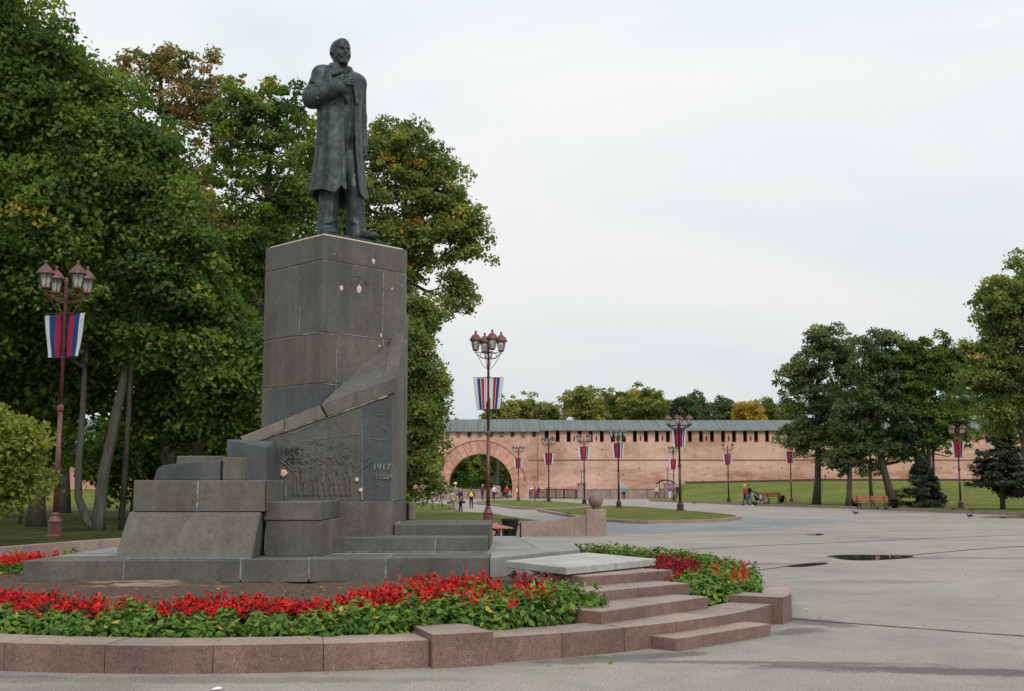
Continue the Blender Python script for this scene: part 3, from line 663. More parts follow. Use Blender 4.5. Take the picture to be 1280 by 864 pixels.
for (cx, cy) in ((478, 510), (479, 541)):              # curled shapes high on the right-hand slab
    curve_ridge(cx, cy, 5, -.8, 3.2, .8, .009); curve_ridge(cx-3, cy+6, 9, 3.4, 5.6, .8, .008, False, .4)
ridge((372, 540), (398, 529), .8, .008); ridge((376, 552), (425, 545), .7, .006); ridge((404, 560), (404, 536), .7, .008); ridge((404, 536), (418, 530), .7, .008)
Yv = YR-.004-H; Vv = np.stack([gx, Yv, gz], -1).reshape(-1, 3)
ii, kk = np.meshgrid(np.arange(nx-1), np.arange(nz-1), indexing='ij'); a = (ii*nz+kk).ravel()
Fv = np.stack([a, a+nz, a+nz+1, a+1], 1)
pa, pb = P(312, 556, YR), P(490, 491, YR)
lim = pa.z+(Vv[:, 0]-pa.x)*(pb.z-pa.z)/(pb.x-pa.x)-.01
Fv = Fv[np.all(Vv[Fv][:, :, 2] < lim[Fv], axis=1)]
ro = np_mesh('relief_carving', Vv, Fv, [mt['basalt'], mt['basalt_blue']], mon, smooth=True, mi=(Vv[Fv][:, :, 0].mean(1) > P(452.6, 560, YR).x).astype(int)); ro.location = -MO
def text_part(s, loc, size, rotz, m, name='lettering', ext=.008, parent=mon, off=MO, sx=1.0):
    cu = bpy.data.curves.new('t', 'FONT'); cu.body = s; cu.size = size; cu.extrude = ext; cu.align_x = 'CENTER'; cu.offset = 0.004*size/.1*.3
    to = bpy.data.objects.new('t', cu); COL.objects.link(to); bpy.context.view_layer.update()
    me = bpy.data.meshes.new_from_object(to.evaluated_get(bpy.context.evaluated_depsgraph_get())); bpy.data.objects.remove(to); bpy.data.curves.remove(cu)
    me.transform(Matrix.Diagonal((sx, 1, 1, 1))); me.transform(Matrix.Rotation(math.pi/2, 4, 'X')); me.transform(Matrix.Rotation(rotz, 4, 'Z')); me.transform(Matrix.Translation(Vector(loc)))
    me.name = name; me.materials.clear(); o = link(name, me, parent, mt[m]); o.location = -off; return o
text_part('1905', P(361.5, 568.5, YR-.02), .15, 0, 'dark_letter', ext=.012); text_part('ГОД', P(367, 578.5, YR-.02), .10, 0, 'dark_letter', ext=.012)
text_part('1917', P(477, 587, YR-.012), .125, 0, 'pale_letter', ext=.01, sx=1.1); text_part('ГОДА', P(480, 598.3, YR-.012), .085, 0, 'pale_letter', ext=.01)
# steps on the right
YS = 16.55
for a, b_ in ((413, 543.3), (544.6, 608.5)):
    mpart('step', box(P(a, 680, YS).x, P(b_, 680, YS).x, YS, YR+.6 if a > 500 else YR+.3, zb, ZS1, 0.01), 'basalt')
mpart('mortar_joint', box(P(543.0, 680, YS).x, P(545, 680, YS).x, YS+.003, YS+.9, ZP, ZS1+.0015), 'mortar')
mpart('mortar_joint', box(P(413, 680, YS).x, P(608, 680, YS).x, YS-.03, YS+.02, ZP, ZP+.01), 'mortar')
YS2 = G(550, 669.3, ZS1).y
ZS2 = PZ(655.6, YS2)
mpart('step', box(P(492.8, 660, YS2).x, P(612.4, 660, YS2).x, YS2, YS2+2.3, ZS1-.2, ZS2, 0.012), 'basalt')
mpart('mortar_joint', tube([P(493, 655, YS2+.03), P(500, 652.6, YS2+.4)], .012, 5), 'mortar_warm')
mpart('block', box(P(511, 640, 19.45).x, P(517, 640, 19.45).x, 19.45, 19.8, ZS2, PZ(628, 19.45), 0.01), 'coping_stone')

# ================================================================ FLOWER BED: granite ring, steps, soil
RC = Vector((-2.94, 16.9)); RO, RI = 6.78, 6.26; KH = 0.238
def ang_px(px, r=RO, z=0.0):
    best = None
    for k in range(-1800, 300):
        a = rad(k/10.0); x = RC.x+r*math.cos(a); y = RC.y+r*math.sin(a)
        s = 640+FPX*x/(y*math.cos(PITCH)+(z-CAM_H)*math.sin(PITCH))
        if best is None or abs(s-px) < best[0]: best = (abs(s-px), a)
    return best[1]
kerb = thing('granite_kerb', 'low round kerb of speckled red granite stones enclosing the flower bed', 'kerb', (RC.x, RC.y, 0))
def ring_seg(a0, a1, ri, ro, z0, z1, n=5, b=0.008):
    bm = bmesh.new(); A_ = [a0+(a1-a0)*i/n for i in range(n+1)]
    poly = [(RC.x+ro*math.cos(a), RC.y+ro*math.sin(a)) for a in A_]+[(RC.x+ri*math.cos(a), RC.y+ri*math.sin(a)) for a in reversed(A_)]
    add_prism(bm, poly, z0, z1)
    es = [e_ for e_ in bm.edges if e_.calc_face_angle(0) > 0.5]
    bmesh.ops.bevel(bm, geom=es, offset=b, segments=2, affect='EDGES', clamp_overlap=True); return bm
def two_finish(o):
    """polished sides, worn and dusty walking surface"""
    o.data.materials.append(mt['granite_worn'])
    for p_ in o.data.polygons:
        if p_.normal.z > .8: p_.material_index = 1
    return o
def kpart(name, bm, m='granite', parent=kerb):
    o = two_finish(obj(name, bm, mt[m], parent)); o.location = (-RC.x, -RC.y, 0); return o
aP0, aP1 = ang_px(538, RO), ang_px(612, RO)
aQ0, aQ1 = ang_px(937, RO+.05), None
st_a = rad(7.9)
a = aP0-rad(.15)
while a > rad(-192):
    kpart('kerb_stone', ring_seg(a-st_a+rad(.06), a-rad(.0), RI, RO, -.02, KH+random.uniform(-.003, .003))); a -= st_a
kpart('pier', ring_seg(aP0-rad(.1), aP1-rad(.05), RI-.10, RO+.10, -.02, KH+.055, 3, .014))
a = aP1+rad(.1); aend = rad(-28.3); nn = 6; stp = (aend-a)/nn
for i in range(nn): kpart('kerb_stone', ring_seg(a+stp*i, a+stp*(i+1)-rad(.06), RI, RO, -.02, KH-.01+random.uniform(-.002, .002)))
kpart('pier', ring_seg(aend+rad(.15), aend+rad(4.0), RI-.08, RO+.12, -.02, KH+.07, 3, .014))
a = aend+rad(4.2)
while a < rad(160):
    kpart('kerb_stone', ring_seg(a, a+st_a-rad(.06), RI, RO-.02, -.02, KH+random.uniform(-.003, .003))); a += st_a
# staircase
stair = thing('granite_steps', 'speckled granite steps climbing the flower bed to a grey landing slab', 'staircase', (1.2, 13, 0))
SO = Vector((1.2, 13, 0))
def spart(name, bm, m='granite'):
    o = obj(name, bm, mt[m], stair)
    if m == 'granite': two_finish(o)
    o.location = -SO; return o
zst = [KH-.01, .355, .465, .575, .675]
def step_from(pl, pr, z0, z1, depth, m='granite', name='step', b=0.008, split=None):
    """pl, pr: pixels of the left and right front top corners; runs back at right angles"""
    a_ = G(*pl, z1); b_ = G(*pr, z1); u = (b_-a_).normalized(); v = Vector((-u.y, u.x, 0))
    cuts = [0]+([split] if split else [])+[1]
    for c0, c1 in zip(cuts, cuts[1:]):
        p0 = lerp(a_, b_, c0)+u*(.002 if c0 else 0); p1 = lerp(a_, b_, c1)-u*(.002 if c1 < 1 else 0)
        spart(name, prism([(p0.x, p0.y), (p1.x, p1.y), ((p1+v*depth).x, (p1+v*depth).y), ((p0+v*depth).x, (p0+v*depth).y)], z0, z1, b), m)
    return a_, b_, u, v
step_from((846.4, 798.3), (963.5, 780), -.02, .125, .34, split=.62)
step_from((752, 764.5), (885, 745.8), zst[0]-.06, zst[1], .62, split=.55)
step_from((727, 741), (862, 729), zst[1]-.12, zst[2], .55, split=.5)
step_from((730, 720.8), (841, 712.6), zst[2]-.12, zst[3], .60, split=.58)
a_, b_, u_, v_ = step_from((709, 717.0), (820, 706.5), zst[3]-.02, zst[3]+.001, .2)
# grey landing slab, two stones, slightly skewed
L0, L1, L2, L3 = G(708.5, 709.3, zst[4]), G(820.5, 698.6, zst[4]), G(733, 690.6, zst[4]), G(632, 701, zst[4])
mL, mB = lerp(L0, L1, .52), lerp(L3, L2, .62)
spart('landing_slab', prism([(L0.x, L0.y), (mL.x, mL.y), (mB.x, mB.y), (L3.x, L3.y)], zst[3]+.012, zst[4], .008), 'grey_slab')
spart('landing_slab', prism([(mL.x+.006, mL.y+.006), (L1.x, L1.y), (L2.x, L2.y), (mB.x+.006, mB.y+.006)], zst[3]+.012, zst[4], .008), 'grey_slab')
# rubble under the landing
for k in range(16):
    t_ = random.random(); q = lerp(L3, L0, t_)+Vector((.05, .05, 0)); s = random.uniform(.05, .1)
    spart('rubble', hull([(q.x+random.uniform(-s, s)*1.2, q.y+random.uniform(-s, s), .48+random.uniform(-s, s)*.9+.03) for _ in range(10)]), 'basalt_olive' if k % 2 else 'granite_pale')
# soil
def soil_z(x, y):
    r = math.hypot(x-RC.x, y-RC.y); t_ = max(0, min(1, (RI-r)/2.2)); return 0.17+0.23*t_
V = []; F = []; NR, NA = 34, 150
for i in range(NR+1):
    r = (RI+.02)*(1-i/NR*0.62)
    for j in range(NA):
        a = 2*math.pi*j/NA; x = RC.x+r*math.cos(a); y = RC.y+r*math.sin(a)
        V.append((x, y, soil_z(x, y)+RNG.normal(0, .008)))
for i in range(NR):
    for j in range(NA): a = i*NA+j; b_ = i*NA+(j+1) % NA; F.append((a, b_, b_+NA, a+NA))
tag(np_mesh('soil', V, F, mt['soil'], smooth=True), kind='structure')
# clods and stones
V = []; F = []
for k in range(900):
    a = rad(random.uniform(-165, 40)); r = random.uniform(3.6, 6.3); x = RC.x+r*math.cos(a); y = RC.y+r*math.sin(a); s = random.uniform(.006, .022); z = soil_z(x, y)
    b0 = len(V); V += [(x-s, y, z), (x, y-s, z), (x+s, y, z), (x, y+s, z), (x+s*.2, y, z+s*1.1)]; F += [(b0, b0+1, b0+4), (b0+1, b0+2, b0+4), (b0+2, b0+3, b0+4), (b0+3, b0, b0+4)]
tag(np_mesh('soil_clods', V, F, mt['soil']), 'small clods and pebbles on the bare soil below the platform', 'soil clods', kind='stuff')

# ---- bedding plants (nobody could count them): leaves and petals as small folded faces
def leaves_np(c, n_dir, size, rng, aspect=0.55, fold=0.25, droop=0.0):
    """c (n,3) centres, n_dir (n,3) normals; returns V,F of 2-triangle kites"""
    n = len(c); nd = n_dir/np.linalg.norm(n_dir, axis=1, keepdims=True)
    r = rng.normal(size=(n, 3)); t = r-(r*nd).sum(1, keepdims=True)*nd; t /= np.linalg.norm(t, axis=1, keepdims=True)
    t[:, 2] -= droop; b = np.cross(nd, t); s = size[:, None]
    tip = c+t*s*.6; tail = c-t*s*.5; l = c+b*s*aspect*.5-nd*s*fold*.3+t*s*.05; rgt = c-b*s*aspect*.5-nd*s*fold*.3+t*s*.05
    V = np.stack([tail, rgt, tip, l], 1).reshape(-1, 3); i = np.arange(n)*4
    F = np.concatenate([np.stack([i, i+1, i+2], 1), np.stack([i, i+2, i+3], 1)]); return V, F
def bed(name, spots, leafm, label, hgt, rad_, nleaf, lsz, rng, cat='plants'):
    C_ = []; Nn = []; Sz = []; T = []
    for (x, y, s) in spots:
        z = soil_z(x, y); n = int(nleaf*s)
        d = rng.normal(size=(n, 3)); d[:, 2] = np.abs(d[:, 2])*.9-.05; d /= np.linalg.norm(d, axis=1, keepdims=True)
        rr_ = rng.uniform(.55, 1.05, (n, 1)); c = np.array([x, y, z+.03])+d*rr_*np.array([rad_*s, rad_*s, hgt*s])
        C_.append(c); Nn.append(d+rng.normal(size=(n, 3))*.45+np.array([0, 0, .35])); Sz.append(lsz*rng.uniform(.6, 1.25, n)); pt = rng.uniform(-.12, .12)
        T.append(np.clip(rng.normal(.45, .2, n)+pt+.12*(rr_[:, 0]-.8), 0, 1))
    V, F = leaves_np(np.concatenate(C_), np.concatenate(Nn), np.concatenate(Sz), rng, .62, .4)
    return tag(np_mesh(name, V, F, mt[leafm], tint=np.repeat(np.concatenate(T), 4)), label, cat, kind='stuff')
def spikes(name, spots, pet, label, hgt, nsp, rng, psz=.032, base=0.12):
    C_ = []; Nn = []; Sz = []; T = []
    for (x, y, s) in spots:
        z = soil_z(x, y)
        for k in range(max(1, int(nsp*s))):
            ax, ay = rng.normal(0, .07, 2); h0 = base*s+rng.uniform(0, .06); h1 = hgt*s*rng.uniform(.75, 1.2); n = 15
            t = rng.uniform(0, 1, n)[:, None]; a = rng.uniform(0, 6.28, n)
            c = np.array([x+ax, y+ay, z])+np.concatenate([t*ax*.5+.018*np.cos(a)[:, None]*(1.3-t*.9), t*ay*.5+.018*np.sin(a)[:, None]*(1.3-t*.9), h0+t*(h1-h0)], 1)
            C_.append(c); Nn.append(np.stack([np.cos(a), np.sin(a), rng.uniform(.1, .9, n)], 1)); Sz.append(psz*rng.uniform(.45, 1.35, n)*rng.uniform(.7, 1.15)); T.append(np.clip(rng.normal(.5, .28, n)+rng.normal(-.05, .25), 0, 1))
    V, F = leaves_np(np.concatenate(C_), np.concatenate(Nn), np.concatenate(Sz), rng, .7, .3)
    return tag(np_mesh(name, V, F, mt[pet], tint=np.repeat(np.concatenate(T), 4)), label, 'flowers', kind='stuff')
def arc_spots(a0, a1, rs, step, rng, sc=lambda a, r: 1.0, jit=.05, skip=0.0):
    out_ = []
    for r in rs:
        n = int(abs(rad(a1-a0))*r/step)
        for i in range(n):
            if rng.random() < skip: continue
            a = rad(a0+(a1-a0)*(i+.5)/n)+rng.normal(0, jit/r); q = r+rng.normal(0, jit)
            out_.append((RC.x+q*math.cos(a), RC.y+q*math.sin(a), sc(a, r)*rng.uniform(.85, 1.15)))
    return out_
r1 = np.random.default_rng(3)

def near_stair(a0d, a1d, lo, hi):
    def f(a, r):
        d = math.degrees(a); t = max(0, min(1, (d-a0d)/(a1d-a0d))); t = t*t*(3-2*t); return lo+(hi-lo)*t
    return f
gl = arc_spots(-172, -56, (5.72, 5.92, 6.10), .25, r1, near_stair(-84, -62, .92, 1.35))
gl += arc_spots(-70, -48.5, (5.0, 5.25, 5.5, 5.75, 5.98), .22, r1, lambda a, r: 1.35 if math.degrees(a) < -58 else 1.05+.25*(r > 5.4))
gl = [(x, y, s_*(.8+.4*r1.random()+.12*math.sin(x*3.3))) for x, y, s_ in gl]
bed('green_bedding_plants', gl, 'bed_leaf', 'band of low green bedding plants just inside the front granite kerb', .20, .155, 105, .085, r1)
rl = [(x, y, s_*(0.62+.55*r1.random()+.22*math.sin(x*2.1)*math.sin(y*3.7+x))) for x, y, s_ in arc_spots(-172, -62, (5.05, 5.2, 5.36, 5.52), .15, r1, near_stair(-84, -64, .95, 1.4), skip=.13)]
rl = [s for s in rl if not (-99.5 < math.degrees(math.atan2(s[1]-RC.y, s[0]-RC.x)) < -97.7 and math.hypot(s[0]-RC.x, s[1]-RC.y) > 5.0)]
rl += arc_spots(-66, -56, (4.5, 4.75, 4.95), .2, r1, lambda a, r: 1.4)
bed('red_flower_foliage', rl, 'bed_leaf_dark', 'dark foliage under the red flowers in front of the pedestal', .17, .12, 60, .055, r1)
spikes('red_flowers', rl, 'petal', 'wide band of bright scarlet flower spikes in front of the pedestal', .185, 13, r1, psz=.036, base=.05)
spikes('red_flowers', [s for s in gl if math.degrees(math.atan2(s[1]-RC.y, s[0]-RC.x)) > -68 and r1.random() < .32], 'petal', 'scattered scarlet flower spikes above the green mound left of the steps', .27, 3.0, r1, psz=.038, base=.15)
# right of the steps
gr_ = arc_spots(-30, -6, (5.62, 5.82, 6.0, 6.14), .19, r1, lambda a, r: 1.35 if math.degrees(a) < -11 else 1.1)
gr_ += arc_spots(-8, 75, (5.95, 6.12), .19, r1, lambda a, r: 1.55, skip=.05)
bed('green_bedding_plants', gr_, 'bed_leaf', 'green bedding plants right of the steps, trailing behind the landing', .21, .155, 110, .085, r1)
rrd = arc_spots(-30, 6, (5.12, 5.3, 5.48), .17, r1, lambda a, r: 1.1)
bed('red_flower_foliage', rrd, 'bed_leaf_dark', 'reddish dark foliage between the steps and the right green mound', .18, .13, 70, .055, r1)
spikes('red_flowers', rrd, 'petal_dull', 'dull crimson flower patch between the steps and the right green mound', .27, 8, r1, base=.08)
q = G(925, 728, .45); spikes('red_flowers', [(q.x+dx, q.y+dy, 1.35) for dx, dy in ((0, 0), (.1, .35), (-.15, .5), (.05, -.1))], 'petal', 'few bright red spikes on top of the right green mound', .34, 3, r1, base=.2)
ql = G(15, 712, .45); rbk = [(ql.x+dx, ql.y+dy, 1.0) for dx in np.arange(-2.6, .45, .2) for dy in (-.35, -.1, .15, .4)]
bed('red_flower_foliage', rbk, 'bed_leaf', 'green foliage of the red flowers left of the platform', .17, .12, 60, .055, r1)
spikes('red_flowers', rbk, 'petal', 'scarlet flowers left of the platform end', .25, 9, r1)
qg = G(20, 692, .5); bed('green_bedding_plants', [(qg.x+dx, qg.y, 1.1) for dx in (-1.3, -.9, -.1, .1, .9)], 'bed_leaf', 'light green tufts behind the red flowers left of the platform', .26, .15, 110, .06, r1)

# ================================================================ CURVED GRANITE WALL BEHIND AND THE BALL PIER
bw = thing('granite_wall', 'long curved low wall of pale pink granite behind the pedestal', 'wall', (0, 0, 0))
def wall_curve(pts, th, z0, zf, m='granite_pale'):
    """blocks along a polyline; zf(s) top"""
    q = [Vector(p) for p in pts]; o_ = offset(q, th, False); n = len(q)
    for i in range(0, n-1, 2):
        j = min(i+2, n-1); bm = bmesh.new()
        idx = list(range(i, j+1)); fr = [o_[k] for k in idx]; bk = [q[k] for k in idx]
        lo = [bm.verts.new((*p, z0)) for p in fr+bk[::-1]]; hi = [bm.verts.new((*p, zf(idx[min(k, 2*len(idx)-1-k)]))) for k, p in enumerate(fr+bk[::-1])]
        c_ = sum((v_.co for v_ in lo), Vector())/len(lo)
        for v_ in lo+hi:
            d = (v_.co-c_); d.z = 0
            if d.length > .05: v_.co -= d.normalized()*0.003
        N_ = len(lo)
        for k in range(N_): l = (k+1) % N_; bm.faces.new((lo[k], lo[l], hi[l], hi[k]))
        bm.faces.new(hi); obj('wall_block', bm, mt[m], bw)
nW = len(wl)
wall_curve(wl, .34, -.02, lambda i: .40 if i < nW-9 else .40+.33*((i-(nW-9))/8.0)**1.8)
pe = wl[-1]
px_ = P(745, 670, 37.4).x
bp = thing('ball_pier', 'square granite pier topped by a stone ball at the wall end', 'pier', (px_, 37.5, 0))
bm = box(-.32, .32, -.32, .32, -.02, .84, .02); obj('pier_block', bm, mt['granite_pale'], bp)
bm = bmesh.new(); add_lathe(bm, [(.13, .84), (.09, .88), (.12, .905)], 20); obj('neck', bm, mt['granite'], bp, True)
bm = bmesh.new(); bmesh.ops.create_uvsphere(bm, u_segments=28, v_segments=18, radius=.235, matrix=Matrix.Translation((0, 0, 1.115))); obj('ball', bm, mt['granite'], bp, True)

# a few fallen leaves
rl0 = np.random.default_rng(8); pts_ = []
for k in range(70):
    a = rad(rl0.uniform(-150, 10)); r = rl0.uniform(RI+.03, RO-.03); pts_.append((RC.x+r*math.cos(a), RC.y+r*math.sin(a), KH+.012)) if k < 14 else pts_.append((rl0.uniform(-6, 9), rl0.uniform(8.6, 24), .012))
pts_ = [p for p in pts_ if p[2] > .2 or math.hypot(p[0]-RC.x, p[1]-RC.y) > RO+.1]
for k in range(45): a = rad(rl0.uniform(-140, -60)); r = rl0.uniform(3.2, 4.9); x, y = RC.x+r*math.cos(a), RC.y+r*math.sin(a); pts_.append((x, y, soil_z(x, y)+.03))
V, F = leaves_np(np.array(pts_), np.array([0, 0, 1.])+rl0.normal(0, .25, (len(pts_), 3)), rl0.uniform(.03, .065, len(pts_)), rl0, .8, .3)
tag(np_mesh('fallen_leaves', V, F, mt['leaf_yellow'], tint=np.repeat(rl0.random(len(pts_)), 4)), 'scattered small fallen leaves on kerb, soil and paving', 'leaves', kind='stuff')
# ================================================================ signed-distance modelling: one continuous surface per figure
def surface_nets(D, o, h):
    nx, ny, nz = D.shape; ins = D < 0
    crossing = np.zeros((nx-1, ny-1, nz-1), bool); cnt = np.zeros((nx-1, ny-1, nz-1), np.float32); acc = np.zeros((nx-1, ny-1, nz-1, 3), np.float32)
    c8 = sum(ins[i:nx-1+i, j:ny-1+j, k:nz-1+k].astype(np.int8) for i in (0, 1) for j in (0, 1) for k in (0, 1))
    crossing = (c8 > 0) & (c8 < 8)
    idx = np.argwhere(crossing); I, J, K = idx.T
    acc = np.zeros((len(idx), 3)); cnt = np.zeros(len(idx))
    for ax in range(3):
        o1, o2 = [a for a in range(3) if a != ax]
        for a in (0, 1):
            for b in (0, 1):
                p = idx.copy(); p[:, o1] += a; p[:, o2] += b; q = p.copy(); q[:, ax] += 1
                d0 = D[p[:, 0], p[:, 1], p[:, 2]]; d1 = D[q[:, 0], q[:, 1], q[:, 2]]; m = (d0 < 0) != (d1 < 0)
                t = np.where(m, d0/np.where(m, d0-d1, 1), 0); pt = p.astype(float); pt[:, ax] += t
                acc[m] += pt[m]; cnt[m] += 1
    V = np.array(o)+h*acc/cnt[:, None]
    vid = -np.ones(crossing.shape, np.int64); vid[I, J, K] = np.arange(len(idx)); F = []
    for ax in range(3):
        sl0 = [slice(1, -1)]*3; sl0[ax] = slice(0, -1); sl1 = [slice(1, -1)]*3; sl1[ax] = slice(1, None)
        a = ins[tuple(sl0)]; b = ins[tuple(sl1)]; e = np.argwhere(a != b); off = np.ones(3, int); off[ax] = 0; e = e+off
        flip = ins[e[:, 0], e[:, 1], e[:, 2]]
        o1, o2 = [x for x in range(3) if x != ax]
        if ax == 1: o1, o2 = o2, o1
        qs = []
        for da, db in ((0, 0), (-1, 0), (-1, -1), (0, -1)):
            p = e.copy(); p[:, o1] += da; p[:, o2] += db; qs.append(vid[p[:, 0], p[:, 1], p[:, 2]])
        q = np.stack(qs, 1); q[~flip] = q[~flip][:, ::-1]; F.append(q)
    F = np.concatenate(F); F = F[(F >= 0).all(1)]; return V, F
class SDF:
    def __init__(s, lo, hi, h):
        s.lo = np.array(lo, float); s.h = h; n = np.ceil((np.array(hi)-s.lo)/h).astype(int)+1; s.n = n
        s.rs = 1.0; s.D = np.full(n, 9.0, np.float32); s.M = np.zeros(n, np.int8)
        s.ax = [s.lo[i]+h*np.arange(n[i]) for i in range(3)]
    def region(s, lo, hi, pad):
        a = np.maximum(0, np.floor((np.minimum(lo, hi)-pad-s.lo)/s.h).astype(int)); b = np.minimum(s.n, np.ceil((np.maximum(lo, hi)+pad-s.lo)/s.h).astype(int)+1)
        sl = tuple(slice(int(x), int(y)) for x, y in zip(a, b)); g = np.meshgrid(*[s.ax[i][sl[i]] for i in range(3)], indexing='ij'); return sl, g
    def merge(s, sl, d, mat_, k):
        A = s.D[sl]; M = s.M[sl]
        if A.size == 0: return
        M[d < A] = mat_
        if k > 0:
            h_ = np.clip(.5+.5*(A-d)/k, 0, 1); s.D[sl] = A*(1-h_)+d*h_-k*h_*(1-h_)
        else: s.D[sl] = np.minimum(A, d)
        s.M[sl] = M
    def sub(s, sl, d, k=.01):
        A = s.D[sl]; h_ = np.clip(.5-.5*(A+d)/k, 0, 1); s.D[sl] = A*(1-h_)+(-d)*h_+k*h_*(1-h_)
    def cap(s, a, b, ra, rb=None, m=0, k=.02, flat=None, subtract=False):
        a = np.array(a, float); b = np.array(b, float); rb = ra if rb is None else rb; ra *= s.rs; rb *= s.rs; r = max(ra, rb)
        sl, (X, Y, Z) = s.region(np.minimum(a, b)-r, np.maximum(a, b)+r, k+2*s.h); d = b-a; L = max(1e-9, d@d)
        t = np.clip(((X-a[0])*d[0]+(Y-a[1])*d[1]+(Z-a[2])*d[2])/L, 0, 1)
        dist = np.sqrt((X-a[0]-t*d[0])**2+(Y-a[1]-t*d[1])**2+(Z-a[2]-t*d[2])**2)-(ra+(rb-ra)*t)
        (s.sub(sl, dist, k) if subtract else s.merge(sl, dist, m, k))
    def ell(s, c, r, m=0, k=.02, rot=0.0, subtract=False, tilt=0.0):
        c = np.array(c, float); r = np.array(r, float)*s.rs; R_ = r.max(); sl, (X, Y, Z) = s.region(c-R_, c+R_, k+2*s.h); x, y, z = X-c[0], Y-c[1], Z-c[2]
        if rot: x, y = x*math.cos(rot)+y*math.sin(rot), -x*math.sin(rot)+y*math.cos(rot)
        if tilt: y, z = y*math.cos(tilt)+z*math.sin(tilt), -y*math.sin(tilt)+z*math.cos(tilt)
        q = np.sqrt((x/r[0])**2+(y/r[1])**2+(z/r[2])**2); q2 = np.sqrt((x/r[0]**2)**2+(y/r[1]**2)**2+(z/r[2]**2)**2)+1e-9
        d = q*(q-1)/q2; d = np.where(q < .05, -r.min(), d); (s.sub(sl, d, k) if subtract else s.merge(sl, d, m, k))
    def mesh(s, name, mats, parent=None, scale=1.0, smooth=True):
        V, F = surface_nets(s.D, s.lo, s.h); c = V[F].mean(1); i = np.clip(np.round((c-s.lo)/s.h).astype(int), 0, s.n-1); mi = s.M[i[:, 0], i[:, 1], i[:, 2]]
        return np_mesh(name, V*scale, F, mats, parent, smooth, mi)

# ================================================================ THE STATUE
f = SDF((-.46, -.42, -.02), (.46, .36, 1.88), .0056)
# trousers and shoes
f.cap((-.095, .01, .86), (-.105, -.01, .48), .105, .094, k=.03); f.cap((-.105, -.01, .48), (-.11, .02, .07), .092, .082, k=.03)
f.cap((.095, .0, .86), (.14, -.05, .48), .105, .094, k=.03); f.cap((.14, -.05, .48), (.165, -.05, .07), .092, .078, k=.03)
f.ell((-.125, -.06, .035), (.06, .15, .05), rot=-.25, k=.012); f.ell((-.15, -.16, .028), (.054, .09, .038), rot=-.25, k=.012)
f.ell((.190, -.12, .04), (.058, .15, .05), rot=.22, k=.012); f.ell((.225, -.245, .03), (.054, .095, .040), rot=.22, k=.012)
f.cap((-.10, -.085, .60), (-.11, -.075, .14), .012, .016, k=.03); f.cap((.135, -.135, .56), (.17, -.12, .13), .012, .016, k=.03)     # trouser creases
f.cap((-.155, -.085, .13), (-.06, -.075, .17), .012, .01, k=.035); f.cap((.10, -.125, .16), (.21, -.12, .12), .012, .01, k=.035)   # trouser break
f.cap((-.11, .02, .16), (-.112, -.005, .055), .088, .098, k=.02); f.cap((.165, -.05, .16), (.17, -.075, .055), .086, .096, k=.02)
f.cap((-.04, -.03, .50), (-.03, -.02, .12), .016, .02, k=.05); f.cap((.20, -.08, .5), (.235, -.09, .14), .014, .018, k=.05)
# jacket and waistcoat inside the coat
f.ell((0, -.005, 1.2), (.19, .135, .36), k=.03); f.ell((0, 0, .95), (.175, .13, .22), k=.03)
f.ell((.012, -.10, 1.12), (.11, .045, .24), k=.03)
# neck, shirt, head
f.cap((0, .015, 1.42), (0, .0, 1.60), .076, .070, k=.02)
HR = -.14   # head turned a little towards its left
f.rs = 1.13
def hp(x, y, z): x *= 1.13; y *= 1.13; z = 1.545+(z-1.56)*1.13; return (x*math.cos(HR)-y*math.sin(HR), x*math.sin(HR)+y*math.cos(HR), z)
f.ell(hp(0, .012, 1.706), (.088, .102, .094), rot=HR, k=.03); f.ell(hp(0, -.035, 1.660), (.068, .068, .075), rot=HR, k=.03)
f.ell(hp(0, -.052, 1.735), (.058, .045, .055), rot=HR, k=.03)
for sx_ in (-1, 1):
    f.ell(hp(.036*sx_, -.082, 1.655), (.024, .018, .018), rot=HR, k=.018)                         # cheekbones
    f.ell(hp(.032*sx_, -.112, 1.690), (.026, .028, .016), rot=HR, subtract=True, k=.006)             # eye sockets
    f.ell(hp(.031*sx_, -.084, 1.688), (.014, .012, .008), rot=HR, k=.004)
    f.cap(hp(.012*sx_, -.104, 1.708), hp(.044*sx_, -.090, 1.710), .0095, .0075, k=.012)                # brows
    f.ell(hp(.088*sx_, .014, 1.684), (.008, .017, .026), rot=HR+.35*sx_, k=.004)                      # ears
    f.cap(hp(.004*sx_, -.116, 1.640), hp(.030*sx_, -.103, 1.628), .0115, .007, k=.008)               # moustache
    f.cap(hp(.050*sx_, -.055, 1.635), hp(.018*sx_, -.088, 1.588), .014, .014, k=.02)                 # jaw beard
f.cap(hp(0, -.104, 1.702), hp(0, -.130, 1.662), .010, .0165, k=.006); f.ell(hp(0, -.116, 1.652), (.018, .012, .009), rot=HR, k=.008)
f.cap(hp(0, -.104, 1.619), hp(0, -.100, 1.616), .012, .012, k=.006)
f.ell(hp(0, -.100, 1.629), (.024, .012, .005), rot=HR, subtract=True, k=.003)
f.cap(hp(0, -.092, 1.614), hp(0, -.103, 1.590), .027, .015, k=.014)                                  # pointed beard
f.cap(hp(0, -.04, 1.600), hp(0, .0, 1.595), .045, .05, k=.02)
f.rs = 1.0
# shirt collar and tie
f.cap((-.045, -.06, 1.535), (-.012, -.088, 1.495), .016, .012, k=.008); f.cap((.045, -.06, 1.535), (.012, -.088, 1.495), .016, .012, k=.008)
f.ell((0, -.098, 1.487), (.017, .014, .018), k=.006); f.cap((0, -.105, 1.47), (.012, -.128, 1.30), .012, .022, k=.006)
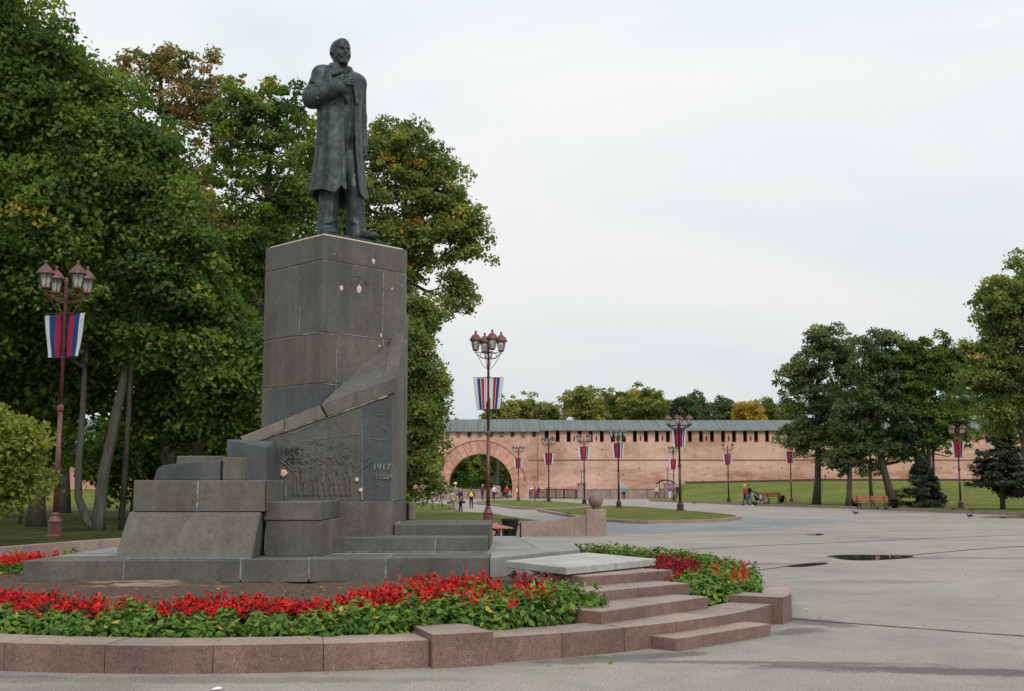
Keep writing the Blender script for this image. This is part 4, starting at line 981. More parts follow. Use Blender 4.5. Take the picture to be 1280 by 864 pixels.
# overcoat: shell modulated by folds, cut open in front and hollow at the hem
sl, (X, Y, Z) = f.region(np.array((-.44, -.40, .30)), np.array((.44, .34, 1.56)), 0)
zz = [.32, .45, .60, .80, 1.0, 1.18, 1.32, 1.42, 1.49, 1.55]
aw = np.interp(Z, zz, [.312, .292, .270, .243, .226, .228, .240, .236, .205, .12]); bw_ = np.interp(Z, zz, [.225, .212, .198, .180, .168, .168, .165, .150, .118, .085])
cy = np.interp(Z, zz, [.015, .01, .005, 0, 0, 0, 0, .005, .012, .02]); cx = np.interp(Z, zz, [.01, .005, 0, 0, 0, 0, 0, 0, 0, 0])
ph = np.arctan2((Y-cy)/bw_, (X-cx)/aw); grow = np.clip((1.25-Z)/.9, 0, 1)
fold = grow*(.050*np.cos(7*ph+1.2+.9*Z)+.026*np.cos(12*ph+2.0+1.5*Z)+.018*np.cos(4*ph-.5))+.012*np.cos(3*ph+9*Z)
q = np.sqrt(((X-cx)/aw)**2+((Y-cy)/bw_)**2); dcoat = (q-1-fold)*np.minimum(aw, bw_)*1.05
hem = .385+.022*np.cos(ph*2+.6)-.02*np.sin(ph)+.018*np.cos(5*ph)
# the coat's right front sweeps up at the centre, the left front hangs lower
hem = hem+.075*np.exp(-((X+.07)/.045)**2)*(Y < 0)-.015*(X > .1)
dcoat = np.maximum(dcoat, hem-Z); dcoat = np.maximum(dcoat, Z-1.545)
inner = (q-.86-fold)*np.minimum(aw, bw_); hollow = np.maximum(inner, Z-(.60)); dcoat = np.maximum(dcoat, -hollow)
ox = np.interp(Z, [.32, .6, .9, 1.2, 1.33, 1.5], [.055, .040, .028, .015, .012, .0]); ow = np.interp(Z, [.32, .6, .9, 1.2, 1.33, 1.5], [.078, .070, .062, .062, .064, .055])
opening = np.maximum(np.abs(X-ox)-ow, Y-(cy-bw_*.45)); dcoat = np.maximum(dcoat, -opening)
f.merge(sl, dcoat.astype(np.float32), 0, .012)
# front edges of the coat as rolled borders
def coaty(x, z):
    a_ = np.interp(z, zz, [.312, .292, .270, .243, .226, .228, .240, .236, .205, .12]); b_ = np.interp(z, zz, [.225, .212, .198, .180, .168, .168, .165, .150, .118, .085])
    return -b_*math.sqrt(max(0, 1-(x/a_)**2))
for z0_, z1_ in ((1.28, 1.0), (1.0, .7), (.7, .42)):
    for sgn, dx in ((-1, -.002), (1, .004)):
        xa = np.interp(z0_, [.32, .6, .9, 1.2, 1.33], [.055, .040, .028, .015, .012])+sgn*np.interp(z0_, [.32, .9, 1.33], [.084, .068, .066]); xb = np.interp(z1_, [.32, .6, .9, 1.2, 1.33], [.055, .040, .028, .015, .012])+sgn*np.interp(z1_, [.32, .9, 1.33], [.084, .068, .066])
        f.cap((xa, coaty(xa, z0_)+.004, z0_), (xb, coaty(xb, z1_)+.004, z1_), .009, .010, k=.010)
# lapels: broad flat slabs with a notch
def tri(A_, B_, C_, r, k=.006):
    A_, B_, C_ = [np.array(v, float) for v in (A_, B_, C_)]
    for i in range(30):
        t = i/29; f.cap(A_+(B_-A_)*t, A_+(C_-A_)*t, r, r, k=k)
tri((-.010, -.178, 1.20), (-.150, -.158, 1.375), (-.048, -.150, 1.435), .017); tri((-.050, -.130, 1.480), (-.150, -.140, 1.430), (-.082, -.070, 1.550), .017)
tri((.092, -.175, 1.20), (.165, -.150, 1.38), (.066, -.145, 1.44), .017); tri((.055, -.115, 1.475), (.140, -.120, 1.435), (.080, -.058, 1.535), .017)
for s_ in (-1, 1): f.cap((.078*s_, -.055, 1.545), (.082*s_, .03, 1.565), .022, .024, k=.015); f.cap((.082*s_, .03, 1.565), (0, .085, 1.57), .024, .026, k=.015)
# shoulders and arms
f.cap((-.215, .012, 1.455), (-.16, .012, 1.475), .074, k=.03); f.cap((.215, .012, 1.455), (.16, .012, 1.475), .072, k=.03)
f.cap((-.19, .01, 1.455), (.19, .01, 1.455), .080, k=.03); f.cap((-.06, .01, 1.50), (.06, .01, 1.50), .07, k=.03)
f.cap((-.20, .01, 1.435), (-.292, .015, 1.235), .088, .086, k=.03); f.cap((-.292, .012, 1.225), (-.150, -.185, 1.285), .090, .066, k=.03)
f.cap((-.165, -.165, 1.28), (-.118, -.212, 1.300), .070, .070, k=.01)                                 # cuff
for p_, q_ in (((-.345, -.03, 1.30), (-.27, -.09, 1.25)), ((-.37, .02, 1.25), (-.29, -.11, 1.19)), ((-.33, -.04, 1.36), (-.22, -.085, 1.32)), ((-.30, -.095, 1.23), (-.20, -.18, 1.27))): f.cap(p_, q_, .016, .008, k=.016)
f.cap((-.118, -.215, 1.305), (-.075, -.240, 1.340), .034, .036, k=.010)
f.ell((-.062, -.248, 1.350), (.046, .036, .048), rot=-.5, k=.010)                                     # right hand clutching the lapel
for i, (dx, dz) in enumerate(((.026, .040), (.038, .016), (.038, -.010), (.026, -.034))):
    a0 = np.array((-.072+dx*.5, -.275, 1.358+dz)); a1 = a0+np.array((.044, -.008, .004)); a2 = a1+np.array((.014, .034, -.004)); f.cap(a0, a1, .0145, .0135, k=.003); f.cap(a1, a2, .0135, .011, k=.003)
f.cap((-.080, -.262, 1.388), (-.040, -.270, 1.420), .015, .0135, k=.006); f.cap((-.040, -.270, 1.420), (-.008, -.255, 1.412), .0135, .011, k=.004)
f.cap((.20, .01, 1.435), (.248, .055, 1.15), .086, .074, k=.03); f.cap((.248, .055, 1.15), (.268, .03, .90), .074, .060, k=.03)
f.cap((.268, .03, .91), (.270, .026, .885), .064, .066, k=.008)
f.ell((.280, .018, .820), (.038, .048, .052), k=.012)                                                # left fist
for i in range(4):
    yb = -.022+.026*i; a0 = np.array((.300, yb, .815)); a1 = a0+np.array((.012, 0, -.034)); a2 = a1+np.array((-.032, 0, -.012)); f.cap(a0, a1, .0125, .012, k=.004); f.cap(a1, a2, .012, .010, k=.004)
f.cap((.282, -.03, .845), (.262, -.038, .795), .014, .012, k=.006)
STH = 3.44
CC = C0+COLU*(WU*.5)+COLV*(WV*.5); ZT = ZC[0]+.03
statue = thing('bronze_statue', 'dark green bronze statue of a bald bearded man in an open overcoat clutching his lapel', 'statue', (CC.x+.02, CC.y-.12, ZT), 0)
stp_ = f.mesh('figure', mt['bronze'], statue, STH/1.80); stp_.rotation_euler = (0, 0, rad(37)); stp_.location = (0, 0, .085); stp_.scale = (.90, .90, 1.0)
bmp = bmesh.new(); cc = Vector((CC.x+.02, CC.y-.12, 0))
pl = [C0+COLU*u+COLV*v-cc for u, v in ((.16, .12), (WU-.28, .10), (WU-.22, WV-.2), (.18, WV-.16))]
pl2 = [C0+COLU*u+COLV*v-cc for u, v in ((.30, .26), (WU-.40, .24), (WU-.35, WV-.3), (.3, WV-.28))]
lo = [bmp.verts.new((p.x, p.y, 0)) for p in pl]; md = [bmp.verts.new((p.x, p.y, .055)) for p in pl]; hi = [bmp.verts.new((p.x, p.y, .095)) for p in pl2]
for a, b_ in ((lo, md), (md, hi)):
    for i in range(4): bmp.faces.new((a[i], a[(i+1) % 4], b_[(i+1) % 4], b_[i]))
bmp.faces.new(hi); bmp.faces.new(lo[::-1]); obj('plinth', bev(bmp, .012, 2), mt['bronze'], statue)
# ================================================================ THE BRICK FORTRESS WALL
mat('slot_wood', (.12, .085, .05), .9); mat('foot_shadow_tone', (.10, .055, .04), .9)
ZE = PZ(537.2, YW)              # eave
ZRID = PZ(525.3, YW+4)          # ridge
fw_ = thing('fortress_wall', 'long pale red brick fortress wall with slotted parapet under a grey board roof', 'wall', (40, YW, 0))
WO = Vector((40, YW, 0))
def wpart(name, bm, m, parent=None, off=None):
    o = obj(name, bm, mt[m], parent or fw_); o.location = -(off if off is not None else WO); return o
XA = PX(672, YW); XB = 95.0
ZS0 = PZ(552.5, YW); ZSL = PZ(540.5, YW)
wpart('wall_body', box(XA, XB, YW, YW+3.2, -.5, ZS0), 'brick')
# openings measured along the parapet, one every 13.85 pixels
pitch_ = 13.86/1451*YW*1.0; x0_ = PX(683.5, YW); ow_ = pitch_*.36
xs_ = []; k = 0
while x0_+k*pitch_ < XB-1: xs_.append(x0_+k*pitch_); k += 1
edges_ = [XA]+[v for x in xs_ for v in (x-ow_/2, x+ow_/2)]+[XB]
n_slit = 0
for i in range(0, len(edges_), 2):
    a, b = edges_[i], edges_[i+1]
    if (i//2) % 2 == 1 and b-a < 2:      # a narrow slit between this pair
        c_ = (a+b)/2; bm = bmesh.new(); add_box(bm, a, c_-.09, YW, YW+.7, ZS0, ZE+.1); add_box(bm, c_+.09, b, YW, YW+.7, ZS0, ZE+.1)
        add_box(bm, c_-.09, c_+.09, YW+.02, YW+.7, ZS0, ZS0+.12); add_box(bm, c_-.09, c_+.09, YW+.02, YW+.7, ZS0+.75, ZE+.1); wpart('merlon', bm, 'brick')
    else: wpart('merlon', box(a, b, YW, YW+.7, ZS0, ZE+.1), 'brick')
wpart('gallery', box(XA, XB, YW+1.6, YW+1.9, ZS0, ZE+.3), 'slot_wood')
for a, b in zip(xs_, xs_): wpart('sill', box(a-ow_/2-.03, a+ow_/2+.03, YW-.03, YW+.75, ZS0-.02, ZS0+.05), 'brick_dark')
# string courses: two thin projecting rows
for k in range(36):      # dark strip added as the shadow line where the wall meets the grass
    xk = 22.4+k*2.0; zf = wall_foot(xk+1); wpart('foot_shadow', box(xk+.02, xk+1.98, YW-.16, YW+.1, zf-.3, zf+.26), 'foot_shadow_tone')
z_ = PZ(575, YW); wpart('string_course', box(XA+.02, XB, YW-.07, YW+.1, z_-.06, z_+.06), 'brick_dark')
for k in range(60):      # putlog holes
    x = random.uniform(XA+1, XB-2); z = random.choice([PZ(563, YW), PZ(586, YW), PZ(594, YW)]); wpart('hole', box(x, x+.14, YW-.004, YW+.05, z, z+.16), 'dark_inside')
# roof: boards laid side by side
def roof(x0, x1, y0, zE, zR, parent, off, dy=4.2):
    bm = bmesh.new(); x = x0; n_ = 0
    while x < x1:
        w_ = min(random.uniform(.32, .5), x1-x); dz = random.uniform(0, .035)
        vs = [bm.verts.new(v) for v in ((x+.008, y0-.45, zE-.08+dz), (x+w_-.008, y0-.45, zE-.08+dz), (x+w_-.008, y0+dy, zR+dz), (x+.008, y0+dy, zR+dz),
             (x+.008, y0-.45, zE-.2+dz), (x+w_-.008, y0-.45, zE-.2+dz), (x+w_-.008, y0+dy, zR-.12+dz), (x+.008, y0+dy, zR-.12+dz))]
        for q in ((0, 1, 2, 3), (7, 6, 5, 4), (4, 5, 1, 0), (5, 6, 2, 1), (6, 7, 3, 2), (7, 4, 0, 3)): bm.faces.new([vs[i] for i in q])
        x += w_; n_ += 1
    o = wpart('roof_boards', bm, 'roof_boards', parent, off); o['kind'] = 'stuff'
    wpart('roof_back', hull([Vector((x0, y0+dy, zR)), Vector((x1, y0+dy, zR)), Vector((x0, y0+dy*2, zE)), Vector((x1, y0+dy*2, zE)), Vector((x0, y0+dy-.1, zR-.1)), Vector((x1, y0+dy-.1, zR-.1))]), 'roof_boards', parent, off)
roof(XA-.3, XB, YW, ZE, ZRID, fw_, WO)
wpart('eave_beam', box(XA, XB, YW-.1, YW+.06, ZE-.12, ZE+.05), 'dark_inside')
# ---- gate section with the big arch
gy = YW-1.0
gt = thing('arch_gate', 'brick gate section with a wide round arch and carved stone ring', 'gate', (PX(600, gy), gy, 0)); GO = Vector((PX(600, gy), gy, 0))
XG0, XG1 = -110.0, PX(671.5, gy); ZG = PZ(538.5, gy); ZGR = PZ(524.3, gy+4)
ac = PX(600.5, gy); ra = (PX(640.3, gy)-PX(560.8, gy))/2; za = PZ(607.4, gy)
bm = bmesh.new(); cols_ = []
xs2 = [XG0, ac-ra-6]+[ac-ra-.001]+[ac-ra*math.cos(math.pi*i/40) for i in range(41)]+[ac+ra+.001, XG1]
fr = []; bkk = []
dep = 3.4
for x in xs2:
    zb_ = za+math.sqrt(max(0, ra*ra-(x-ac)**2)) if abs(x-ac) <= ra else -.5
    fr.append((bm.verts.new((x, gy, zb_)), bm.verts.new((x, gy, ZG)))); bkk.append((bm.verts.new((x, gy+dep, zb_)), bm.verts.new((x, gy+dep, ZG))))
for i in range(len(xs2)-1):
    bm.faces.new((fr[i][0], fr[i+1][0], fr[i+1][1], fr[i][1])); bm.faces.new((bkk[i][0], bkk[i][1], bkk[i+1][1], bkk[i+1][0]))
    bm.faces.new((fr[i][0], bkk[i][0], bkk[i+1][0], fr[i+1][0])); bm.faces.new((fr[i][1], fr[i+1][1], bkk[i+1][1], bkk[i][1]))
bm.faces.new((fr[0][0], fr[0][1], bkk[0][1], bkk[0][0])); bm.faces.new((fr[-1][0], bkk[-1][0], bkk[-1][1], fr[-1][1]))
wpart('gate_wall', bm, 'brick', gt, GO)
# ring of wedge stones
r_in, r_out = ra+.02, ra*1.40
nv = 19
for i in range(nv):
    a0, a1 = math.pi*i/nv+.006, math.pi*(i+1)/nv-.006; pts = []
    for a in (a0, (a0+a1)/2, a1):
        for r in (r_in, r_out): pts += [(ac+r*math.cos(a), gy-.09-random.uniform(0, .02), za+r*math.sin(a)), (ac+r*math.cos(a), gy+.1, za+r*math.sin(a))]
    wpart('wedge_stone', hull(pts), 'voussoir', gt, GO)
bm = bmesh.new(); nseg = 30
for i in range(nseg):
    a0, a1 = math.pi*i/nseg, math.pi*(i+1)/nseg; r = r_out+.07
    add_tube(bm, [(ac+r*math.cos(a0), gy-.05, za+r*math.sin(a0)), (ac+r*math.cos(a1), gy-.05, za+r*math.sin(a1))], .075, 5)
wpart('arch_moulding', bm, 'brick_dark', gt, GO)
for x0q in (ac-r_out, ac+ra): wpart('jamb', box(x0q, x0q+(r_out-ra), gy-.09, gy+.1, -.1, za), 'voussoir', gt, GO)
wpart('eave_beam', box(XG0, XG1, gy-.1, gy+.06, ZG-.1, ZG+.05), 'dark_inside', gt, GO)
k = 0
while True:
    px = 532+13.6*k
    if px > 668: break
    x = PX(px, gy); wpart('beam_end', box(x-.22, x+.22, gy-.22, gy+.1, ZG-.72, ZG-.05), 'wood_beam' if k % 2 else 'dark_inside', gt, GO); k += 1
z_ = PZ(581, gy)
wpart('string_course', box(PX(661, gy), XG1-.02, gy-.06, gy+.1, PZ(575, gy)-.06, PZ(575, gy)+.06), 'brick_dark', gt, GO)
roof(XG0, XG1+.3, gy, ZG, ZGR, gt, GO)
wpart('plaque', box(PX(652.5, gy), PX(657.5, gy), gy-.14, gy-.095, PZ(607, gy), PZ(602, gy)), 'voussoir', gt, GO)
# iron gate leaf folded at the right side of the arch opening
ig = thing('iron_gate', 'tall black iron gate leaf standing in the right side of the arch', 'gate', (PX(634, gy+1.5), gy+1.5, 0))
bm = bmesh.new()
for i in range(12): add_box(bm, -1.0+i*.17, -.97+i*.17, -.02, .02, .05, 3.1-.02*i)
for z in (.15, 1.5, 2.75): add_box(bm, -1.0, .92, -.03, .03, z, z+.09)
obj('bars', bm, mt['iron'], ig)
# ---- low granite walls in front
def low_wall(p0, p1, top0, top1, Y0, Y1, label, th=.5):
    a = Vector((PX(p0, Y0), Y0)); b = Vector((PX(p1, Y1), Y1)); z0 = PZ(top0, Y0); z1 = PZ(top1, Y1)
    t = thing('granite_low_wall', label, 'wall', (a.x, a.y, 0)); n = max(2, int((b-a).length/2.2))
    for i in range(n):
        c = a+(b-a)*(i/n); d = a+(b-a)*((i+1)/n-.004); zc = z0+(z1-z0)*i/n; zd = z0+(z1-z0)*(i+1)/n
        pts = []
        for q, z in ((c, zc), (d, zd)):
            for y in (0, th): pts += [(q.x-a.x, q.y-a.y+y, -.02), (q.x-a.x, q.y-a.y+y, z-.12)]
        obj('wall_panel', hull(pts), mt['granite_pale'], t)
        pts = [(q.x-a.x, q.y-a.y+y, z) for q, zz_ in ((c, zc), (d, zd)) for y in (-.06, th+.06) for z in (zz_-.117, zz_)]
        obj('coping', hull(pts), mt['granite_pale'], t)
    return t
low_wall(500, 617, 611.3, 611.3, 139, 139, 'low pink granite wall in front of the left side of the arch')
e_ = thing('granite_end_pier', 'rounded granite end block of the low wall at the arch opening', 'pier', (PX(621.5, 138.6), 138.6, 0))
obj('block', box(-.42, .42, -.3, .6, -.02, 1.55, .12), mt['granite_pale'], e_); obj('foot', box(-.9, .75, -.5, .8, -.02, .3, .04), mt['granite'], e_)
low_wall(716, 832, 611.5, 610.5, 138, 141, 'long low pink granite wall at the foot of the brick wall right of the gate')
def gpier(px, Y, lab, h=1.75):
    t = thing('granite_pier', lab, 'pier', (PX(px, Y), Y, 0)); obj('post', box(-.5, .5, -.45, .45, -.02, h, .03), mt['granite_pale'], t); obj('cap', box(-.58, .58, -.53, .53, h+.003, h+.15, .03), mt['granite_pale'], t)
gpier(727, 137.5, 'granite pier with a lamp on top left of the long low wall'); gpier(835.5, 137, 'granite pier below the curved iron hoop at the lawn corner')
ih = thing('iron_hoop', 'small curved dark metal canopy above the granite pier', 'canopy', (PX(832, 136.8), 136.8, 0))
bm = bmesh.new(); add_tube(bm, [(-1.1, 0, 1.75), (-.7, 0, 2.1), (0, 0, 2.25), (.7, 0, 2.12), (1.15, 0, 1.8)], .09, 6); obj('hoop', bm, mt['iron'], ih)
bm = bmesh.new(); add_box(bm, -.75, -.68, -.04, .04, 0, 2.08); add_box(bm, .68, .75, -.04, .04, 0, 2.08); obj('upright', bm, mt['iron'], ih)
rl_ = thing('iron_railing', 'black iron railing between the gate and the granite pier', 'railing', (PX(662, 139), 139, 0))
L_ = PX(716, 139)-PX(662, 139); bm = bmesh.new()
for i in range(int(L_/.16)): add_box(bm, i*.16, i*.16+.085, -.02, .02, .05, 1.15)
o = obj('bars', bm, mt['iron'], rl_); o['kind'] = 'stuff'
for z in (.1, 1.1): obj('rail', box(0, L_, -.03, .03, z, z+.07), mt['iron'], rl_)
for k in range(6): obj('post', box(k*L_/5-.05, k*L_/5+.05, -.06, .06, 0, 1.25), mt['iron'], rl_)
# far pink building glimpsed between the trunks on the left
hb = thing('far_building', 'pink building glimpsed between the tree trunks at far left', 'building', (-52, 132, 0))
obj('wall', box(-22, 14, 0, 8, -.2, 6.2), mt['voussoir'], hb); obj('roof', hull([(-22.6, -.5, 6.2), (14.6, -.5, 6.2), (-22.6, 8.5, 6.2), (14.6, 8.5, 6.2), (-22, 4, 8.5), (14, 4, 8.5)]), mt['roof_boards'], hb)
for k in range(9):
    wn_ = obj('window', box(-20+k*3.8, -18.9+k*3.8, -.05, .1, 2.4, 4.3), mt['dark_inside'], hb); obj('frame', box(-20.1+k*3.8, -18.8+k*3.8, -.09, .0, 4.3, 4.45), mt['banner_white'], wn_)
# ================================================================ STREET LAMPS, BANNERS, BENCHES
def lantern_meshes():
    g = bmesh.new(); add_lathe(g, [(.085, .0), (.145, .30)], 6); o1 = obj('glass', g, mt['lamp_glass'])
    c = bmesh.new(); add_lathe(c, [(.205, .295), (.20, .325), (.175, .37), (.13, .44), (.07, .50), (.03, .525), (.028, .555), (.045, .575), (.03, .605), (.008, .625)], 12); 
    o2 = obj('lantern_cap', c, mt['lamp_paint'], None, True)
    fr = bmesh.new()
    for i in range(6):
        a = math.pi/3*i; add_tube(fr, [(.089*math.cos(a), .089*math.sin(a), 0), (.150*math.cos(a), .150*math.sin(a), .30)], .009, 4)
    o3 = obj('frame', fr, mt['lamp_paint_dark'])
    b = bmesh.new(); add_lathe(b, [(.02, .03), (.045, .1), (.04, .18), (.015, .22)], 8); o4 = obj('bulb', b, mt['bulb'], None, True)
    c = bmesh.new(); add_lathe(c, [(.05, -.05), (.10, -.02), (.10, .01)], 8); o5 = obj('lantern_foot', c, mt['lamp_paint'])
    ms = [o.data for o in (o1, o2, o3, o4, o5)]
    for o in (o1, o2, o3, o4, o5): bpy.data.objects.remove(o)
    return ms
LM = lantern_meshes(); LN = ['glass', 'lantern_cap', 'frame', 'bulb', 'lantern_foot']
def lamp(px, base_py, top_py, z0, label, n=4, rot=0.6, spread=.47, group='street lamps round the square', paint='lamp_paint', banner=None, Y=None, name='street_lamp', bannerlab=None, thick=1.0, lscale=1.0, bz=(.645, .795)):
    b = G(px, base_py, z0) if Y is None else Vector((P(px, base_py, Y).x, Y, z0))
    H_ = P(px, top_py, b.y).z-z0; s = H_/6.3
    t = thing(name, label, 'street lamp', (b.x, b.y, z0), 0, group)
    L = 6.3
    def part(nm, bm, m=paint, parent=t, sm=False): o = obj(nm, bm, mt[m], parent, sm); return o
    sc = Matrix.Scale(s, 4)
    def fin(o): o.matrix_local = sc @ o.matrix_local; return o
    bm = bmesh.new(); k = thick
    add_lathe(bm, [(.19*k, 0), (.19*k, .06), (.15*k, .09), (.145*k, .34), (.16*k, .37), (.12*k, .44), (.085*k, .50), (.095*k, .53), (.07*k, .57)], 12); fin(part('base', bm))
    bm = bmesh.new(); add_lathe(bm, [(.062*k, .5), (.055*k, 2.85)], 10); fin(part('lower_pole', bm, sm=True))
    bm = bmesh.new(); add_lathe(bm, [(.06*k, 2.82), (.078*k, 2.85), (.078*k, 2.93), (.05*k, 2.98)], 10); fin(part('collar', bm))
    bm = bmesh.new(); add_lathe(bm, [(.045*k, 2.9), (.038*k, 5.75), (.05*k, 5.8), (.02*k, 5.9)], 10); fin(part('upper_pole', bm, sm=True))
    for i in range(n):
        a = rot+2*math.pi*i/n if n > 1 else 0; c_, s_ = math.cos(a), math.sin(a); dz = 0.0
        sp = spread if n > 1 else 0
        if n > 1:
            bm = bmesh.new()
            add_tube(bm, [(0, 0, 5.30), (c_*sp*.5, s_*sp*.5, 5.38-.04), (c_*sp, s_*sp, 5.50+dz)], .016*k, 5)
            add_tube(bm, [(0, 0, 5.52), (c_*sp*1.05, s_*sp*1.05, 5.52)], .015*k, 5)
            add_tube(bm, [(c_*(sp*.45+.09*math.cos(q)), s_*(sp*.45+.09*math.cos(q)), 5.41+.09*math.sin(q)) for q in np.linspace(-2.6, 2.2, 8)], .010*k, 4)
            add_tube(bm, [(0, 0, 4.98), (c_*.16, s_*.16, 5.06), (c_*sp*.9, s_*sp*.9, 5.44)], .010*k, 4)
            fin(part('arm', bm))
        l0 = bpy.data.objects.new('lantern', None); COL.objects.link(l0); l0.parent = t
        l0.location = (c_*sp*s, s_*sp*s, (5.60+dz)*s if n > 1 else 5.78*s); l0.scale = (s*lscale, s*lscale, s*lscale)
        for nm, me in zip(LN, LM):
            o = bpy.data.objects.new(nm, me); COL.objects.link(o); o.parent = l0
    if banner:
        left, right, ang = banner
        bt = thing('banner', bannerlab, 'banner', (b.x, b.y, z0+L*s*.72), ang, 'striped banners on the street lamps')
        z_hi, z_lo = (bz[1]-.72)*L, (bz[0]-.72)*L
        for side, stripes in ((-1, left), (1, right)):
            bm = bmesh.new(); nz_ = 8; tot = sum(w_ for _, w_ in stripes)
            u = 0; fm = []
            names = []
            us = [0.0]
            for cm, w_ in stripes:
                us.append(us[-1]+w_/tot)
                if cm not in names: names.append(cm)
            prev = None
            for kz in range(nz_+1):
                tz = kz/nz_; z = z_hi+(z_lo-z_hi)*tz; Wd = .44-.13*tz
                cur = [bm.verts.new((side*(.065+uu*Wd), .012*math.sin(tz*7+side+uu*3)+.012*math.sin(uu*6+tz*3), z+.02*side*uu)) for uu in us]
                if prev:
                    for q_ in range(len(stripes)): fc = bm.faces.new((prev[q_], prev[q_+1], cur[q_+1], cur[q_])); fc.material_index = names.index(stripes[q_][0])
                prev = cur
            # cloth with thickness
            r_ = bmesh.ops.solidify(bm, geom=list(bm.faces), thickness=.006)
            o = obj('pennant', bm, [mt[q] for q in names], bt); o.matrix_local = sc @ o.matrix_local
        bm = bmesh.new()
        for z in (z_hi+.015, z_lo-.015):
            w_ = .5 if z > 0 else .37; add_tube(bm, [(-w_, 0, z), (w_, 0, z)], .010, 5); add_lathe(bm, [(.058*k, z-.02), (.058*k, z+.02)], 8)
        o = obj('bracket', bm, mt['lamp_paint_dark'], bt); o.matrix_local = sc @ o.matrix_local
    return t
W_, B_, R_, NV, GD = 'banner_white', 'banner_blue', 'banner_red', 'banner_navy', 'gold'
st1 = [(R_, 1.1), (B_, 1.2), (W_, 1.1)]       # from the pole outwards
st1b = [('lamp_paint_dark', .25), (R_, 1.0), ('leaf_dark_stripe', .2), (B_, 1.15), (W_, 1.1)]
mat('leaf_dark_stripe', (.10, .11, .16), .8)
near_l = [(NV, .35), (R_, 1.1), ('leaf_dark_stripe', .22), (B_, 1.2), (W_, 1.0)]
st_A = [(W_, .9), (R_, .8), (W_, .15), (B_, .9), (W_, 1.2)]
st_AL = [(R_, .2), (W_, .5), (R_, .8), (W_, .25), (B_, .9), (W_, 1.2)]
farL = [(R_, 1.5), (NV, .9), (W_, 1.0)]; farR = [(R_, .9), (NV, .7), (W_, .4), (NV, .8), (W_, 1.0)]
lamp(68, 673.0, 325, 0.31, 'nearest lamp, reddish brown with four lanterns, in front of the dark trees at left', 4, .84, .50, banner=(near_l, near_l[:], -.18), bannerlab='white, blue and red striped pennants on the lamp before the dark trees', bz=(.645, .80))
lamp(610, 656, 411, 0.30, 'tall four-lantern lamp standing out against the sky beside the arch', 4, .31, .43, banner=(st_AL, st_A, .1), bannerlab='pale banner pair with thin red and blue stripes against the sky beside the arch', bz=(.585, .745))
lamp(850.5, 638, 517, 0.12, 'tallest lamp on the grass island, with a wide ring of six lanterns', 6, .25, .80, banner=(farL, farR, .12), bannerlab='largest striped banner over the brick wall, on the six-lantern lamp', paint='lamp_paint_dark', thick=1.5, bz=(.655, .84), lscale=1.05)
lamp(773.5, 634, 535, 0.12, 'four-lantern lamp on the left part of the big grass island', 4, .2, .58, banner=(farL, [(NV, .5), (R_, .3), (W_, .6), (B_, .7), (W_, .7)], .05), bannerlab='striped banner on the lamp left of the six-lantern lamp', paint='lamp_paint_dark', thick=1.4, bz=(.625, .80), lscale=1.05)
lamp(730.5, 630, 541, 0.12, 'lamp rising just left of the ball pier', 4, .5, .62, banner=(farL, farR, -.05), bannerlab='striped banner above the stone ball pier', paint='lamp_paint_dark', thick=1.3, bz=(.625, .80), lscale=1.05)
lamp(686, 627, 545, 0.12, 'lamp between the arch and the ball pier, on the far island', 4, .3, .58, banner=(farL, farL, .1), bannerlab='striped banner on the far island lamp right of the arch', paint='lamp_paint_dark', thick=1.3, bz=(.56, .735))
lamp(648, 625.8, 556, 0.12, 'lamp in front of the right springing of the arch', 4, .35, .60, banner=(farL, farR, .2), bannerlab='striped banner in front of the right side of the arch', paint='lamp_paint', thick=1.3, bz=(.58, .76))
lamp(842.5, 626.3, 556, 0.12, 'slimmer lamp half hidden behind the six-lantern lamp', 4, 1.2, .45, banner=(farL, farL, .3), bannerlab='small striped banner just below and behind the largest one', paint='lamp_paint_dark', thick=1.2, bz=(.56, .74))
lamp(911, 627.4, 552, 0.13, 'two-armed lamp on the lawn edge left of the stroller couple', 2, .15, .52, banner=(farL, farR, -.1), bannerlab='striped banner left of the couple with the stroller', paint='lamp_paint_dark', thick=1.3, bz=(.615, .79))
lamp(989.5, 628.6, 550, 0.13, 'lamp between the far bench and the first tree of the right row', 4, .5, .55, banner=(farL, farR, .1), bannerlab='striped banner beside the leftmost tree of the right row', paint='lamp_paint', thick=1.3, bz=(.635, .81))
lamp(1061, 630.2, 538, 0.13, 'lamp in front of the second tree, left of the red bench', 4, .25, .55, banner=(farL, [(R_, .5), (NV, .7), (W_, .4), (NV, .4), (W_, .7)], .1), bannerlab='striped banner above and left of the red bench', paint='lamp_paint', thick=1.3, bz=(.60, .79), lscale=1.1)
lamp(1201, 635, 530, 0.13, 'rightmost lamp, between the dark conifer and the blue spruce', 4, .6, .55, banner=([(R_, 1.6), (NV, .3), (W_, .9)], [(R_, .9), (GD, .15), (R_, .3), (NV, .8), (W_, .9)], .05), bannerlab='red-centred striped banner at the right, between dark conifer and blue spruce', paint='lamp_paint', thick=1.3, bz=(.60, .79), lscale=1.1)
lamp(668, 614, 594.5, 1.1, 'small two-lantern lamp behind the black railing', 2, .1, .75, paint='lamp_paint_dark', Y=141, group='small lamps by the wall', thick=1.6, lscale=1.6)
lamp(727, 612, 589.5, 1.9, 'single lantern on the granite pier right of the railing', 1, 0, 0, paint='lamp_paint_dark', Y=137.5, group='small lamps by the wall', thick=3, lscale=2.6)
lamp(834.8, 612, 587.5, 1.9, 'single lantern on the pier with the curved hoop', 1, 0, 0, paint='lamp_paint_dark', Y=137, group='small lamps by the wall', thick=3, lscale=2.4)
lamp(1028.5, 626, 595, 0.3, 'low two-lantern garden lamp between the first two trees of the right row', 2, .1, .9, paint='lamp_paint_dark', Y=112, group='small lamps by the wall', thick=1.7, lscale=2.0)
